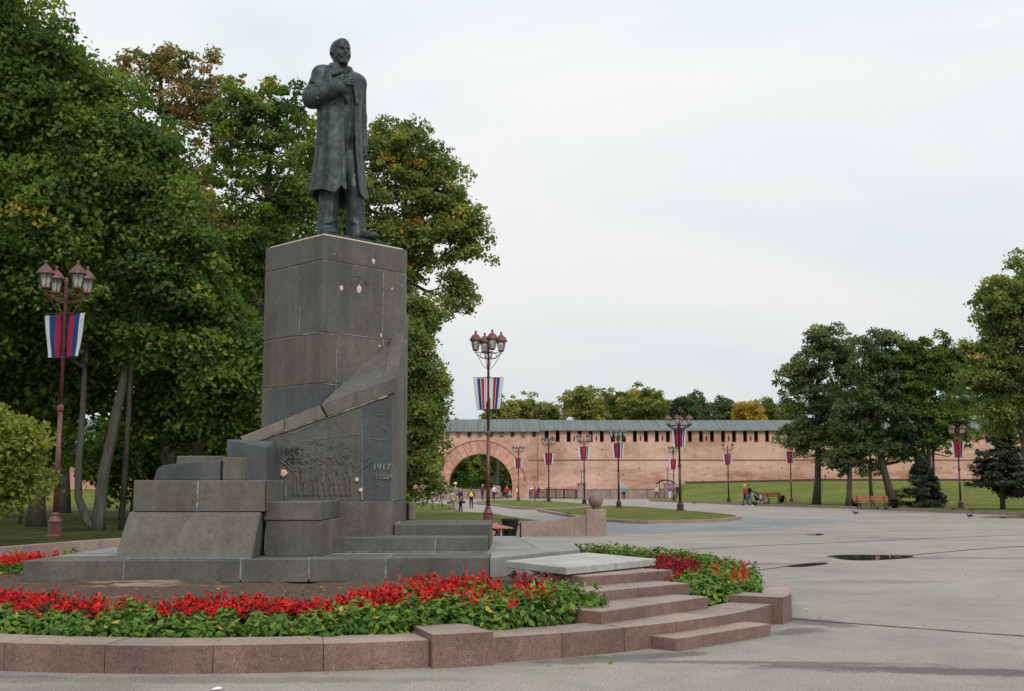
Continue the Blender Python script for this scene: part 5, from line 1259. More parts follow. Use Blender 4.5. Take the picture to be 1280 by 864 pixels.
lamp(1091, 624, 603, 0.3, 'low garden lamp behind the red bench', 2, .1, .9, paint='lamp_paint_dark', Y=116, group='small lamps by the wall', thick=1.7, lscale=2.0)

# ---- benches and bins
def bench(loc, rz, label, w_=2.3, back=True):
    t = thing('park_bench', label, 'bench', loc, rz, 'red slatted benches')
    for i in range(4): obj('seat_slat', box(-w_/2, w_/2, -.28+i*.13, -.17+i*.13, .44, .475, .006), mt['bench_wood'], t)
    for i in range(3 if back else 0):
        o = obj('back_slat', box(-w_/2, w_/2, .0, .03, 0, .10, .006), mt['bench_wood'], t); o.location = (0, .26+i*.035, .56+i*.125); o.rotation_euler = (-.25, 0, 0)
    for x in (-w_*.38, 0, w_*.38):
        bm = bmesh.new(); add_tube(bm, [(x, -.3, 0), (x, -.27, .2), (x, -.12, .36), (x, -.29, .43)], .03, 6); add_tube(bm, [(x, .3, 0), (x, .2, .2), (x, .18, .42)]+([(x, .36, .92)] if back else []), .03, 6); add_box(bm, x-.02, x+.02, -.28, .22, .405, .437); obj('leg', bm, mt['iron'], t)
    return t
def bin_(loc, label, s=1.0):
    t = thing('litter_bin', label, 'litter bin', loc, 0, 'black litter bins beside benches')
    bm = bmesh.new(); add_lathe(bm, [(.16*s, .08), (.25*s, .62*s), (.27*s, .66*s), (.22*s, .66*s), (.17*s, .2)], 14); obj('bucket', bm, mt['iron'], t, True)
    bm = bmesh.new(); add_tube(bm, [(-.3*s, 0, 0), (-.3*s, 0, .55*s)], .025, 5); add_tube(bm, [(.3*s, 0, 0), (.3*s, 0, .55*s)], .025, 5); add_tube(bm, [(-.3*s, 0, .5*s), (.3*s, 0, .5*s)], .02, 5); obj('stand', bm, mt['iron'], t)
q = G(1091, 637, 0.0); bench((q.x, q.y, 0), .12, 'red slatted bench on the pavement under the right row of trees', 2.5)
q = G(1115, 638, 0.0); bin_((q.x+.15, q.y-.1, 0), 'black litter bin at the right end of the near red bench', 1.1)
q = G(1070, 636, 0.0); bin_((q.x+.1, q.y+.5, 0), 'black litter bin at the left end of the near red bench')
q = G(965, 629.8, 0.13); bench((q.x, q.y+1.2, 0.12), .0, 'small far red bench on the grass right of the stroller', 2.2)
q = G(981, 629.6, 0.13); bin_((q.x, q.y+1.0, 0.12), 'black litter bin beside the far red bench')
q = G(622, 664.5, 0.33); bench((P(620, 660, 31.5).x, 31.6, 0.05), -1.42, 'long backless red slatted bench half hidden behind the stone steps', 3.4, False)
bin_((P(637.5, 660, 33).x, 33.2, 0), 'dark litter bin between the stone steps and the curved wall', 1.0)
# ================================================================ TREES
def trunk_mesh(name, segs, m, parent, n=8):
    bm = bmesh.new()
    for pts, rs in segs: add_tube(bm, pts, rs, n if rs[0] > .06 else 5)
    return obj(name, bm, mt[m], parent, True)
def crown_np(ells, nclump, crad, nleaf, lsz, seed, flat=.48, gapk=0.0, inner=.25, noise_amp=.22, up=.45, autumn=.04):
    """ells: list of (cx,cy,cz,rx,ry,rz,weight). returns V,F,tint and clump centres"""
    nclump = int(nclump*1.35); crad *= .90; r = np.random.default_rng(seed); E = np.array(ells, float); w_ = E[:, 6]/E[:, 6].sum(); C_ = []
    tries = 0
    ks = r.choice(len(E), nclump*3, p=w_)
    for k in ks:
        e = E[k]; d = r.normal(size=3); d /= np.linalg.norm(d)
        if d[2] < -.55 and r.random() < .6: d[2] *= -1
        rho = r.uniform(.55, 1.0) if r.random() > inner else r.uniform(.15, .6)
        rho *= 1+noise_amp*math.sin(3.1*math.atan2(d[1], d[0])+seed)*math.cos(2.7*d[2]+k)
        c = e[:3]+d*rho*e[3:6]
        # keep the outline open: drop clumps deep inside another ellipsoid now and then
        C_.append(c)
        if len(C_) >= nclump: break
    C_ = np.array(C_); cr = crad*r.uniform(.4, 1.5, len(C_)); per = np.maximum(12, (nleaf*cr**1.6/(cr**1.6).sum()).astype(int))
    ci = np.repeat(np.arange(len(C_)), per); n = len(ci)
    d = r.normal(size=(n, 3)); d /= np.linalg.norm(d, axis=1, keepdims=True); d[:, 2] = np.where((d[:, 2] < -.2) & (r.random(n) < .65), -d[:, 2], d[:, 2])
    rad_ = r.uniform(.35, 1.0, n)**.6
    yaw = r.uniform(0, 6.28, len(C_))[ci]; el = r.uniform(.8, 1.5, len(C_))[ci]
    ox = d[:, 0]*rad_*el; oy = d[:, 1]*rad_/el; oz = d[:, 2]*rad_*flat
    px_ = ox*np.cos(yaw)-oy*np.sin(yaw); py_ = ox*np.sin(yaw)+oy*np.cos(yaw)
    oz = oz-.25*(px_**2+py_**2)              # sprays droop at their rim
    off = np.stack([px_, py_, oz], 1)*cr[ci][:, None]+r.normal(size=(n, 3))*.16*cr[ci][:, None]
    P_ = C_[ci]+off; nd = np.stack([px_, py_, np.abs(d[:, 2])*.7+up], 1)+r.normal(size=(n, 3))*.75
    sz = lsz*r.uniform(.6, 1.3, n); V, F = leaves_np(P_, nd, sz, r, .75, .25, .15)
    ct = r.normal(.44, .22, len(C_)); au = r.random(len(C_)) < autumn; ct = np.minimum(ct, .72); ct = np.where(au, r.uniform(.75, 1.0, len(C_)), ct)
    tint = np.clip(ct[ci]+r.normal(0, .13, n), 0, 1); return V, F, np.repeat(tint, 4), C_
def limbs(base, top, r0, C_, seed, nl=16, lean=(0, 0), curve=.3, stems=1):
    r = np.random.default_rng(seed); segs = []
    base = np.array(base, float); top = np.array(top, float); starts = []
    for s_ in range(stems):
        b = base+np.array([r.uniform(-.3, .3), r.uniform(-.2, .2), 0])*(stems > 1)*1.0; tp = top+np.array([r.uniform(-1.4, 1.4), r.uniform(-1, 1), r.uniform(-1, 0)])*(stems > 1)
        n = 9; pts = []; rs = []; ph = r.uniform(0, 6)
        for i in range(n):
            t = i/(n-1); p = b+(tp-b)*t; p[0] += curve*math.sin(t*4+ph)*t*(1-t)*2.2+lean[0]*t*(1-t)*4; p[1] += curve*math.cos(t*3.3+ph)*t*(1-t)*2+lean[1]*t; pts.append(p); rs.append(r0*(1-.82*t)*(1.35 if i == 0 else 1)/(stems**.45))
        pts[0][2] -= .2; segs.append((pts, rs)); starts.append((np.array(pts), rs))
    idx = r.choice(len(C_), min(nl, len(C_)), replace=False)
    for j in idx:
        P_, rs = starts[r.integers(len(starts))]; c = C_[j]; k = int(np.clip(np.searchsorted(P_[:, 2], c[2]-.35*np.hypot(c[0]-P_[4, 0], c[1]-P_[4, 1])-.5), 2, len(P_)-2)); a = P_[k]; mid = (a+c)/2+np.array([0, 0, -.12*np.linalg.norm(c-a)])+r.normal(0, .15, 3)
        rr_ = max(.03, rs[k]*.55); segs.append(([a, a+(mid-a)*.5, mid, (mid+c)/2+r.normal(0, .08, 3), c], [rr_, rr_*.8, rr_*.6, rr_*.4, rr_*.18]))
    return segs
def tree(name, label, base, ells, leafm, nclump, crad, nleaf, lsz, seed, group, top=None, r0=.25, barkm='bark', nl=18, stems=1, lean=(0, 0), cat='tree', stem_px=None, **kw):
    """ells in absolute coordinates"""
    t = thing(name, label, cat, base, 0, group); b = np.array(base, float)
    E = [(e[0]-b[0], e[1]-b[1], e[2]-b[2], *e[3:]) for e in ells]
    V, F, T, C_ = crown_np(E, nclump, crad, nleaf, lsz, seed, **kw)
    if top is None: k = int(np.argmax([e[2]+e[5] for e in E])); top = (E[k][0]*.6, E[k][1]*.6, E[k][2]+E[k][5]*.55)
    else: top = (top[0]-b[0], top[1]-b[1], top[2]-b[2])
    if stem_px:
        segs = []
        for path, ra_, rb_ in stem_px:
            pts = [P(px, py, b[1]+.3*j*0)-Vector(base) for j, (px, py) in enumerate(path)]; pts[0].z = -.2
            segs.append((pts, list(np.linspace(ra_, rb_, len(pts)))))
        rg = np.random.default_rng(seed+2); allp = [p for s_ in segs for p in s_[0][2:]]
        for j in rg.choice(len(C_), min(nl, len(C_)), replace=False):
            c = Vector(C_[j]); cand = [p for p in allp if p.z < c.z+.3] or allp; a = min(cand, key=lambda p: (p-c).length); m_ = (a+c)/2+Vector((0, 0, -.12*(c-a).length)); segs.append(([a, (a+m_)/2, m_, c], [.07, .055, .04, .015]))
        trunk_mesh('trunk', segs, barkm, t)
    else: trunk_mesh('trunk', limbs((0, 0, 0), top, r0, C_, seed+1, nl, lean, stems=stems), barkm, t)
    np_mesh('crown', V, F, mt[leafm], t, tint=T); return t
def E(px, py, Y, rpx, rpy, rdepth=None, wt=None):
    """ellipsoid seen centred at pixel (px,py) at distance Y with pixel radii"""
    c = P(px, py, Y); k = Y/1440.0; rx, rz = rpx*k, rpy*k; ry = rdepth if rdepth else rx*.8
    return (c.x, c.y, c.z, rx, ry, rz, wt if wt else (rx*rz)**.9)
LG = 'trees of the dark grove left of and behind the pedestal'
def gb(px, Y, z=.3): return (PX(px, Y, 640), Y, z)
K = 1.0
tree('maple_tree', 'big dark green maple filling the upper left corner', gb(-60, 34), [E(-30, 110, 33, 130, 170), E(45, 130, 33, 80, 100), E(20, 300, 32.5, 110, 110), E(-60, 330, 32.5, 110, 130), E(100, 230, 33, 60, 90)], 'leaf_maple', 430, .80, 95000, .155, 21, LG, r0=.34, stems=2, autumn=.015)
tree('maple_tree', 'green maple with pale grey leaning double trunk behind the nearest lamp', gb(118, 34), [E(160, 240, 34.5, 80, 110), E(110, 150, 34.5, 60, 70), E(215, 330, 34, 70, 90), E(90, 400, 34.5, 60, 60), E(185, 440, 34.5, 60, 46)], 'leaf_maple', 300, .80, 62000, .15, 22, LG, r0=.30, barkm='bark_grey', nl=24, stem_px=[([(122, 668), (124, 640), (130, 590), (145, 520), (160, 450), (180, 385), (205, 320), (222, 250)], .21, .07), ([(128, 668), (108, 650), (98, 622), (98, 580), (103, 520), (106, 460), (112, 380)], .15, .06), ([(160, 450), (168, 400), (172, 340), (180, 270)], .09, .04)], autumn=.05)
tree('maple_tree', 'tall thin-topped tree with reddish brown leaves against the sky', gb(215, 42), [E(225, 122, 41, 62, 75), E(175, 98, 41, 42, 52), E(268, 150, 41, 50, 66), E(225, 280, 42, 80, 100)], 'leaf_brownish', 260, .34, 20000, .13, 23, LG, r0=.27, nl=70, inner=.15, autumn=.15)
tree('maple_tree', 'open-crowned maple just left of the statue', gb(325, 38), [E(345, 152, 37.5, 44, 60, None, 1.1), E(292, 150, 37.5, 36, 52, None, .7), E(305, 225, 37.5, 60, 80, None, 1.2), E(362, 260, 38, 34, 60, None, 1), E(310, 330, 37.5, 60, 70, None, 2)], 'leaf_maple', 260, .34, 24000, .13, 24, LG, r0=.22, nl=60, inner=.15, autumn=.12)
tree('maple_tree', 'dense low maple behind the stepped blocks', gb(255, 36), [E(290, 470, 35, 75, 75), E(240, 430, 36, 70, 80), E(200, 520, 36, 55, 50), E(285, 530, 35.5, 55, 38)], 'leaf_maple', 250, .70, 46000, .15, 25, LG, r0=.22, autumn=.03)
tree('linden_tree', 'tall yellowing tree right of the statue reaching over the lamp', gb(500, 47), [E(505, 205, 46, 54, 64), E(562, 300, 46, 58, 58), E(470, 200, 46, 40, 45), E(500, 340, 46, 50, 70), E(572, 370, 46, 24, 34), E(470, 290, 46, 60, 80), E(540, 240, 46, 46, 50)], 'leaf_linden', 400, .46, 46000, .14, 26, LG, r0=.26, nl=60, inner=.2, autumn=.10)
tree('linden_tree', 'leafy tree hanging down to the ground beside the pedestal', gb(508, 42), [E(505, 455, 41, 40, 50), E(515, 530, 41, 38, 50), E(510, 590, 41, 40, 34), E(538, 480, 41.5, 18, 30), E(525, 400, 42, 26, 30)], 'leaf_linden', 280, .46, 44000, .125, 27, LG, r0=.2, autumn=.05)
tree('linden_tree', 'tree directly behind the tall pedestal', gb(420, 46), [E(400, 240, 46, 62, 90), E(440, 350, 46, 60, 110), E(370, 420, 45, 60, 90)], 'leaf_linden', 200, .8, int(22000*K), .2, 28, LG, r0=.26, autumn=.04)
tree('young_maple', 'bright yellow-green young maple at the left edge, lower branches', gb(-25, 25, .32), [E(-5, 560, 24.6, 54, 44), E(-20, 610, 24.6, 56, 36), E(20, 600, 24.4, 30, 26), E(-30, 530, 25, 40, 30)], 'leaf_bright', 150, .40, 24000, .10, 29, LG, r0=.10, cat='tree', autumn=.05)
tree('maple_tree', 'shady maple crown behind the nearest lamp head', gb(45, 37), [E(40, 400, 36, 80, 70), E(70, 480, 36, 60, 60), E(0, 470, 36, 70, 60)], 'leaf_maple', 190, .8, int(26000*K), .2, 30, LG, r0=.28, autumn=.03)
# deeper, darker background of the grove, each with a plain upright trunk
for i, (px, Y, py, rx_, ry_, lab) in enumerate((( -60, 52, 330, 120, 230, 'far grove tree beyond the left edge of the picture'), (70, 55, 360, 100, 200, 'dark grove tree seen between the lamp and the leaning trunk'), (165, 53, 380, 90, 190, 'dark grove tree behind the leaning double trunk'),
        (240, 58, 400, 90, 170, 'dark grove tree with a straight thick trunk left of the pedestal'), (320, 55, 420, 80, 150, 'dark grove tree just left of the tall pedestal'), (400, 60, 420, 90, 150, 'dark grove tree behind the column and coping'), (470, 62, 470, 60, 120, 'dark grove tree between pedestal and hanging lime'))):
    tree('grove_tree', lab, gb(px+8, Y), [E(px, py-60, Y, rx_, ry_*.62), E(px+20, py+60, Y, rx_*.9, ry_*.55)], 'leaf_maple', 170, 1.15, int(17000*K), .30, 40+i, LG, r0=.33, nl=12, autumn=.03)
for i, (px, Y, py) in enumerate(((25, 40, 560), (150, 44, 590), (205, 46, 585), (270, 44, 590), (55, 47, 575))):
    tree('understorey_shrub', ['leafy shrub low in the grove at far left', 'leafy shrub low in the grove behind the leaning trunk', 'leafy shrub low in the grove left of the stepped blocks', 'leafy shrub low in the grove right behind the stepped blocks', 'leafy shrub low in the grove behind the nearest lamp post'][i], gb(px, Y), [E(px, py-18, Y, 50, 50)], 'leaf_maple', 90, .6, 11000, .16, 60+i, 'shrubs under the grove', r0=.06, cat='shrub', nl=8)

# ---- right row in front of the wall
RG = 'trees on the lawn right of the square'
def rb(px, t): q = lawn_point(px, t); return (q.x, q.y, q.z-.05)
b = rb(1020, .10); tree('poplar_tree', 'leftmost tree of the right row, tall with ragged top', b, [E(1035, 440, b[1], 34, 42), E(1005, 480, b[1], 34, 38), E(1030, 530, b[1], 44, 50), E(1000, 550, b[1], 24, 30), E(1058, 470, b[1], 22, 40)], 'leaf_grey', 300, .55, 36000, .20, 71, RG, r0=.30, nl=30)
b = rb(1061, .06); tree('birch_tree', 'thin tree with drooping yellowish twigs behind the left lamp of the row', b, [E(1058, 530, b[1], 20, 34), E(1050, 575, b[1], 18, 20)], 'leaf_grey', 80, .45, 7000, .20, 72, RG, r0=.24)
b = rb(1118, .12); tree('willow_tree', 'broad dark tree above the red bench with a leaning trunk', b, [E(1100, 450, b[1], 36, 44), E(1105, 510, b[1], 50, 50), E(1085, 560, b[1], 36, 34), E(1135, 560, b[1], 30, 32), E(1130, 470, b[1], 26, 40)], 'leaf_grey', 340, .58, 44000, .20, 73, RG, r0=.32, nl=24, lean=(-.8, 0))
b = rb(1090, .22); tree('birch_tree', 'slim tree behind the red bench', b, [E(1088, 520, b[1], 20, 50)], 'leaf_grey', 60, .6, 6000, .24, 74, RG, r0=.16)
b = rb(1163, .15); tree('maple_tree', 'green maple between willow and the lamp with many thin stems', b, [E(1165, 465, b[1], 30, 44), E(1190, 460, b[1], 30, 38), E(1150, 500, b[1], 30, 40), E(1185, 540, b[1], 40, 40), E(1140, 450, b[1], 20, 28)], 'leaf_maple', 280, .55, 32000, .20, 75, RG, r0=.22, stems=3, nl=26)
b = rb(1290, .02); tree('linden_tree', 'largest bright green tree at the right edge of the picture', b, [E(1262, 390, b[1], 46, 56), E(1300, 420, b[1], 60, 100), E(1240, 470, b[1], 42, 52), E(1270, 510, b[1], 50, 44), E(1222, 440, b[1], 22, 20)], 'leaf_linden', 380, .60, 56000, .18, 76, RG, r0=.34, top=(PX(1268, b[1], 420), b[1], PZ(400, b[1])), nl=30, autumn=.015, barkm='bark_grey')
def conifer(name, label, base, h, r_, seed, leafm='needle', n=9000, z0=.6, group=RG, sz=.28):
    t = thing(name, label, 'conifer', base, 0, group); r = np.random.default_rng(seed); C_ = []; Nn = []; nb = 34
    segs = [([(0, 0, -.2), (0, 0, h*.5), (0, 0, h*.97)], [.18, .12, .02])]
    for k in range(nb*3):
        tt = r.uniform(0, 1)**.8; z = z0+(h-z0)*tt; L = r_*(1-tt)**.75*r.uniform(.75, 1.15)+.15; a = r.uniform(0, 6.283); m_ = int(n/(nb*3)*(.5+L/r_))
        u = r.uniform(.1, 1, m_)**.7; side = r.normal(0, .16, m_)*L*(.4+u*.6)
        x = np.cos(a)*u*L-np.sin(a)*side; y = np.sin(a)*u*L+np.cos(a)*side; zz_ = z-.22*u*L+.16*(u**3)*L+r.normal(0, .07, m_)-np.abs(r.normal(0, .1, m_))
        C_.append(np.stack([x, y, zz_], 1)); Nn.append(np.stack([np.cos(a)*np.ones(m_)*.5, np.sin(a)*np.ones(m_)*.5, np.ones(m_)], 1)+r.normal(0, .4, (m_, 3)))
        segs.append(([(0, 0, z), (math.cos(a)*L*.8, math.sin(a)*L*.8, z-.18*L)], [.03, .01]))
    C_ = np.concatenate(C_); V, F = leaves_np(C_, np.concatenate(Nn), sz*r.uniform(.5, 1.2, len(C_)), r, .45, .2)
    trunk_mesh('trunk', segs, 'bark', t, 6); np_mesh('crown', V, F, mt[leafm], t, tint=np.repeat(np.clip(r.normal(.45, .22, len(C_)), 0, 1), 4))
    return t
b = rb(1253, .10); conifer('spruce_tree', 'dark blue-green spruce under the big tree at the right edge', b, PZ(520, b[1])-b[2], 45/1451*b[1], 81, n=13000, z0=1.1)
b = rb(1153, .10); conifer('thuja_shrub', 'dense dark conifer wrapped round the maple stems', b, PZ(568, b[1])-b[2], 28/1451*b[1], 82, n=9000, z0=.15)
b = rb(1127, .14); tree('low_shrub', 'small olive shrub beside the dark conifer', b, [E(1127, 617, b[1], 12, 7)], 'leaf_olive', 14, .35, 1500, .14, 83, 'shrubs on the lawn', r0=.03, cat='shrub', nl=4)

# ---- trees beyond the fortress wall
FG = 'trees beyond the fortress wall'
for i, (px, py, rx_, ry_, Y, lm, lab) in enumerate(((622, 518, 22, 20, 168, 'leaf_olive', 'yellowing treetop above the roof left of the far lamp'), (655, 514, 26, 20, 172, 'leaf_olive', 'olive green treetop just above the gate roof'), (682, 520, 18, 14, 176, 'leaf_linden', 'low treetop at the roof step'),
        (727, 508, 30, 24, 170, 'leaf_olive', 'large rounded olive treetop right of the roof step'), (768, 506, 34, 24, 178, 'leaf_linden', 'wide green treetop above the middle lamps'), (806, 506, 32, 24, 172, 'leaf_linden', 'green treetop left of the six-lantern lamp'), (866, 512, 30, 20, 176, 'leaf_grey', 'dark grey-green treetop behind the six-lantern lamp'),
        (905, 514, 18, 14, 180, 'leaf_grey', 'small grey-green treetop left of the golden one'), (934, 515, 18, 12, 172, 'leaf_yellow', 'golden yellow treetop above the wall'), (957, 514, 16, 13, 182, 'leaf_linden', 'pale green treetop right of the golden one'), (990, 516, 22, 14, 178, 'leaf_linden', 'treetop behind the leftmost tree of the right row'),
        (1080, 505, 60, 26, 185, 'leaf_grey', 'far treetops behind the middle of the right row'), (1200, 505, 50, 30, 185, 'leaf_grey', 'far treetops behind the lamp at the right'))):
    c = P(px, py, Y); tree('far_tree', lab, (c.x, Y, 0), [E(px, py, Y, rx_, ry_), E(px+rx_*.2, py+16, Y, rx_*1.05, ry_)], lm, 150, .80, 12000, .34, 100+i, FG, r0=.3, nl=8, noise_amp=.3)
for px, h_, lab in ((845, 497, 'dark pointed spruce tip above the wall behind the lamp'), (841, 505, 'smaller spruce tip beside the pointed one')):
    c = P(px, h_, 168); conifer('far_spruce', lab, (c.x, 168, 0), c.z, 2.0, 120+px, n=5000, group=FG, z0=4, sz=.4)
# ---- park seen through the arch
for i, (px, py, rx_, ry_, Y, lm) in enumerate(((570, 590, 22, 26, 190, 'leaf_maple'), (600, 586, 24, 28, 200, 'leaf_linden'), (630, 588, 22, 28, 188, 'leaf_maple'), (585, 600, 24, 18, 215, 'leaf_maple'), (618, 601, 24, 18, 220, 'leaf_maple'), (618, 573, 12, 12, 172, 'leaf_olive'), (645, 596, 20, 22, 200, 'leaf_maple'), (552, 596, 20, 22, 205, 'leaf_maple'))):
    c = P(px, py, Y); tree('park_tree', ['dark park tree filling the left side of the arch', 'tall park tree in the middle of the arch', 'dark park tree at the right side of the arch', 'deep park tree low in the left of the arch', 'deep park tree low in the right of the arch', 'yellowish branches hanging at the top of the arch', 'park tree hidden by the right jamb', 'park tree hidden by the left jamb'][i], (c.x, Y, 0), [E(px, py, Y, rx_, ry_)], lm, 80, 1.1, 6000, .45, 140+i, 'park trees through the arch', r0=.25, nl=8)
V = []; F = []
hb_ = tag(np_mesh('far_wood', *(lambda r: leaves_np(np.stack([r.uniform(-260, 330, 42000), r.uniform(262, 275, 42000), r.uniform(0, 1, 42000)**.8*(9+2.2*np.sin(np.arange(42000)*.0))], 1), r.normal(size=(42000, 3))+np.array([0, -1, .6]), r.uniform(.6, 1.5, 42000), r, .8, .2))(np.random.default_rng(5)), mt['leaf_maple'], tint=np.repeat(np.clip(np.random.default_rng(6).normal(.3, .2, 42000), 0, 1), 4)), 'far-off dark wood closing the view behind the wall', 'wood', kind='stuff')
# ================================================================ PEOPLE, STROLLER, PIGEONS
mat('skin', (.52, .32, .24), .6); mat('hair_dark', (.03, .022, .018), .8); mat('hair_grey', (.45, .44, .42), .8); mat('black_cloth', (.018, .018, .022), .8)
mat('khaki', (.26, .20, .13), .9); mat('beige', (.42, .35, .27), .9); mat('jeans', (.05, .09, .20), .9); mat('navy_cloth', (.03, .035, .065), .9); mat('yellow_cloth', (.75, .68, .04), .7)
mat('white_cloth', (.75, .74, .74), .9); mat('pink_cloth', (.72, .52, .55), .9); mat('red_cloth', (.48, .04, .06), .8); mat('teal_cloth', (.03, .38, .45), .8); mat('purple_cloth', (.22, .05, .28), .8)
mat('plum_cloth', (.06, .035, .06), .9); mat('olive_cloth', (.12, .13, .06), .9); mat('brown_cloth', (.14, .08, .05), .8); mat('blue_cloth', (.04, .13, .45), .8); mat('straw', (.72, .62, .38), .9); mat('orange_red', (.55, .12, .08), .8)
def person(px, feet, head, label, facing, top, legs, hair='hair_dark', shoes='black_cloth', stride=.18, arms=(.2, -.2), bag=None, pack=None, hat=None, skirt=False, sleeves=True, z0=0.0, Y=None, build=1.0, long_hair=False, bend=0.0):
    """facing: degrees, 0 looks at the camera, 90 looks to the picture's right, 180 looks away"""
    b = G(px, feet, z0) if Y is None else Vector((P(px, feet, Y).x, Y, z0)); H_ = P(px, head, b.y).z-z0; s = H_/1.75
    t = thing('person', label, 'person', (b.x, b.y, z0), rad(facing))
    f = SDF((-.5, -.62, -.03), (.5, .5, 1.82), .020); T, Lg, SK, SH = 0, 1, 2, 3; w_ = build
    for sx, st in ((-1, stride), (1, -stride)):
        kn = (.085*sx, -st*.5-.03, .50); an = (.09*sx, -st, .09)
        f.cap((.085*sx, 0, .90), kn, .085*w_, .062, m=Lg, k=.03); f.cap(kn, an, .060, .045, m=Lg, k=.02)
        f.cap((.09*sx, -st+.04, .045), (.10*sx, -st-.13, .035), .042, .036, m=SH, k=.01)
    if skirt: f.cap((0, 0, .95), (0, 0, .55), .13, .19, m=Lg, k=.02)
    f.ell((0, 0, .95), (.16*w_, .115*w_, .13), m=Lg, k=.03)
    by = -bend
    f.cap((0, by*.3, 1.02), (0, by*.8, 1.30), .135*w_, .15*w_, m=T, k=.05); f.cap((-.12*w_, by, 1.40), (.12*w_, by, 1.40), .075, m=T, k=.04); f.ell((0, 0, .96), (.165*w_, .125*w_, .10), m=T, k=.02)
    hb = by*1.2
    f.cap((0, by, 1.42), (0, hb, 1.53), .05, m=SK, k=.015); f.ell((0, hb-.01, 1.635), (.073, .09, .105), m=SK, k=.015); f.cap((0, hb-.10, 1.63), (0, hb-.112, 1.61), .012, .016, m=SK, k=.008)
    for sx, ar in ((-1, arms[0]), (1, arms[1])):
        out_ = .05+abs(ar)*.12; sh = (.175*sx*w_, by, 1.40); el = ((.21+out_)*sx*w_, by-ar*.5, 1.14); ha = ((.22+out_)*sx*w_, by-ar*1.35-.06, .90+abs(ar)*.32)
        f.cap(sh, el, .055, .045, m=T, k=.03); f.cap(el, ha, .043, .034, m=T if sleeves else SK, k=.015)
        h_ = np.array(ha); f.ell(h_+np.array((0, -.02, -.05)), (.026, .036, .045), m=SK, k=.01)
        for q in range(4): f.cap(h_+np.array((0, -.045+.018*q, -.08)), h_+np.array((0, -.05+.016*q, -.125)), .010, .009, m=SK, k=.004)
        f.cap(h_+np.array((0, -.05, -.05)), h_+np.array((-.01*sx, -.07, -.09)), .011, .010, m=SK, k=.004)
    f.mesh('body', [mt[top], mt[legs], mt['skin'], mt[shoes]], t, s)
    g = SDF((-.2, -.25+hb, 1.2), (.2, .25+hb, 1.86), .016)
    g.ell((0, hb+.018, 1.66), (.082, .094, .098), k=.01); g.ell((0, hb-.075, 1.61), (.07, .06, .075), subtract=True, k=.01)
    if long_hair: g.cap((0, hb+.05, 1.62), (0, hb+.07, 1.42), .065, .06, k=.02)
    g.mesh('hair', [mt[hair]], t, s)
    if hat:
        bm = bmesh.new(); add_lathe(bm, [(.17, 1.70), (.16, 1.715), (.095, 1.72), (.085, 1.79), (.03, 1.81)], 14, (0, hb, 0)); bmesh.ops.scale(bm, vec=(s, s, s), verts=bm.verts); obj('hat', bm, mt[hat], t, True)
    if pack:
        g = SDF((-.25, -.02, .9), (.25, .36, 1.5), .02); g.ell((0, .17, 1.22), (.155, .10, .20), k=.01); g.cap((-.08, .05, 1.40), (-.08, .15, 1.32), .02, k=.01); g.cap((.08, .05, 1.40), (.08, .15, 1.32), .02, k=.01); g.mesh('backpack', [mt[pack]], t, s)
    if bag:
        g = SDF((.1, -.25, .5), (.5, .25, 1.2), .02); g.cap((.33, -.09, .74), (.33, .09, .74), .085, m=0, k=.01); g.cap((.33, -.08, .80), (.31, 0, 1.0), .012, k=.004); g.cap((.33, .08, .80), (.31, 0, 1.0), .012, k=.004); g.mesh('bag', [mt[bag]], t, s)
    return t
person(549, 625.6, 604.8, 'person in black walking past the left end of the low granite wall', -80, 'black_cloth', 'plum_cloth', stride=.25, arms=(.3, -.3), sleeves=False)
person(565.5, 641, 611.5, 'man in beige vest and khaki trousers standing with his back turned', 150, 'beige', 'khaki', 'hair_grey', 'brown_cloth', stride=.08, bag='brown_cloth')
person(569, 638.5, 603.8, 'taller grey-clad person in a straw hat close behind the man in khaki', 20, 'khaki', 'beige', 'hair_grey', 'brown_cloth', hat='straw', stride=.05)
person(576, 641, 609.5, 'woman in dark navy clothes with a shoulder bag, beside the man in khaki', -60, 'navy_cloth', 'navy_cloth', 'brown_cloth', bag='navy_cloth', stride=.05, long_hair=True, sleeves=False, arms=(.5, .1))
person(589, 636, 610.8, 'person in black walking away with a bright yellow backpack', 180, 'black_cloth', 'black_cloth', stride=.2, arms=(.25, -.25), pack='yellow_cloth')
person(603, 625.3, 605.8, 'grey-haired person in a dark plum coat in front of the low wall', 200, 'plum_cloth', 'plum_cloth', 'hair_grey', stride=.1)
person(617.5, 625.2, 606.5, 'woman in a pale pink top and dark trousers near the granite end block', 30, 'pink_cloth', 'black_cloth', 'hair_grey', stride=.12, arms=(.35, .35), bag='plum_cloth')
person(633.5, 623.8, 606.5, 'person in a red top with dark bag walking out of the arch', 10, 'red_cloth', 'plum_cloth', 'brown_cloth', stride=.05, arms=(.3, .3), build=1.1)
person(646.5, 624.5, 608.5, 'person in salmon clothes half hidden by the lamp at the arch', 60, 'pink_cloth', 'orange_red', stride=.1)
person(663.5, 623.8, 607.6, 'figure in white behind the person in the red jacket', 180, 'white_cloth', 'beige', 'hair_grey', stride=.05)
person(669, 626, 608.6, 'person in a dark red jacket and blue jeans walking on the square', 190, 'red_cloth', 'jeans', stride=.12, build=1.1)
person(673.8, 622.6, 606.8, 'person in blue standing at the black railing', 170, 'blue_cloth', 'jeans', stride=.03)
person(679, 622.6, 607.2, 'person in bright yellow standing at the black railing', 190, 'yellow_cloth', 'olive_cloth', stride=.03)
person(780, 624.3, 606.6, 'person in a teal jacket and black trousers walking beside the low wall', 170, 'teal_cloth', 'black_cloth', 'hair_grey', stride=.12, bag='black_cloth', build=1.15)
person(821, 624, 606.8, 'person in a white jacket with a brown bag walking to the left', -70, 'white_cloth', 'plum_cloth', stride=.25, arms=(.3, -.2), bag='orange_red')
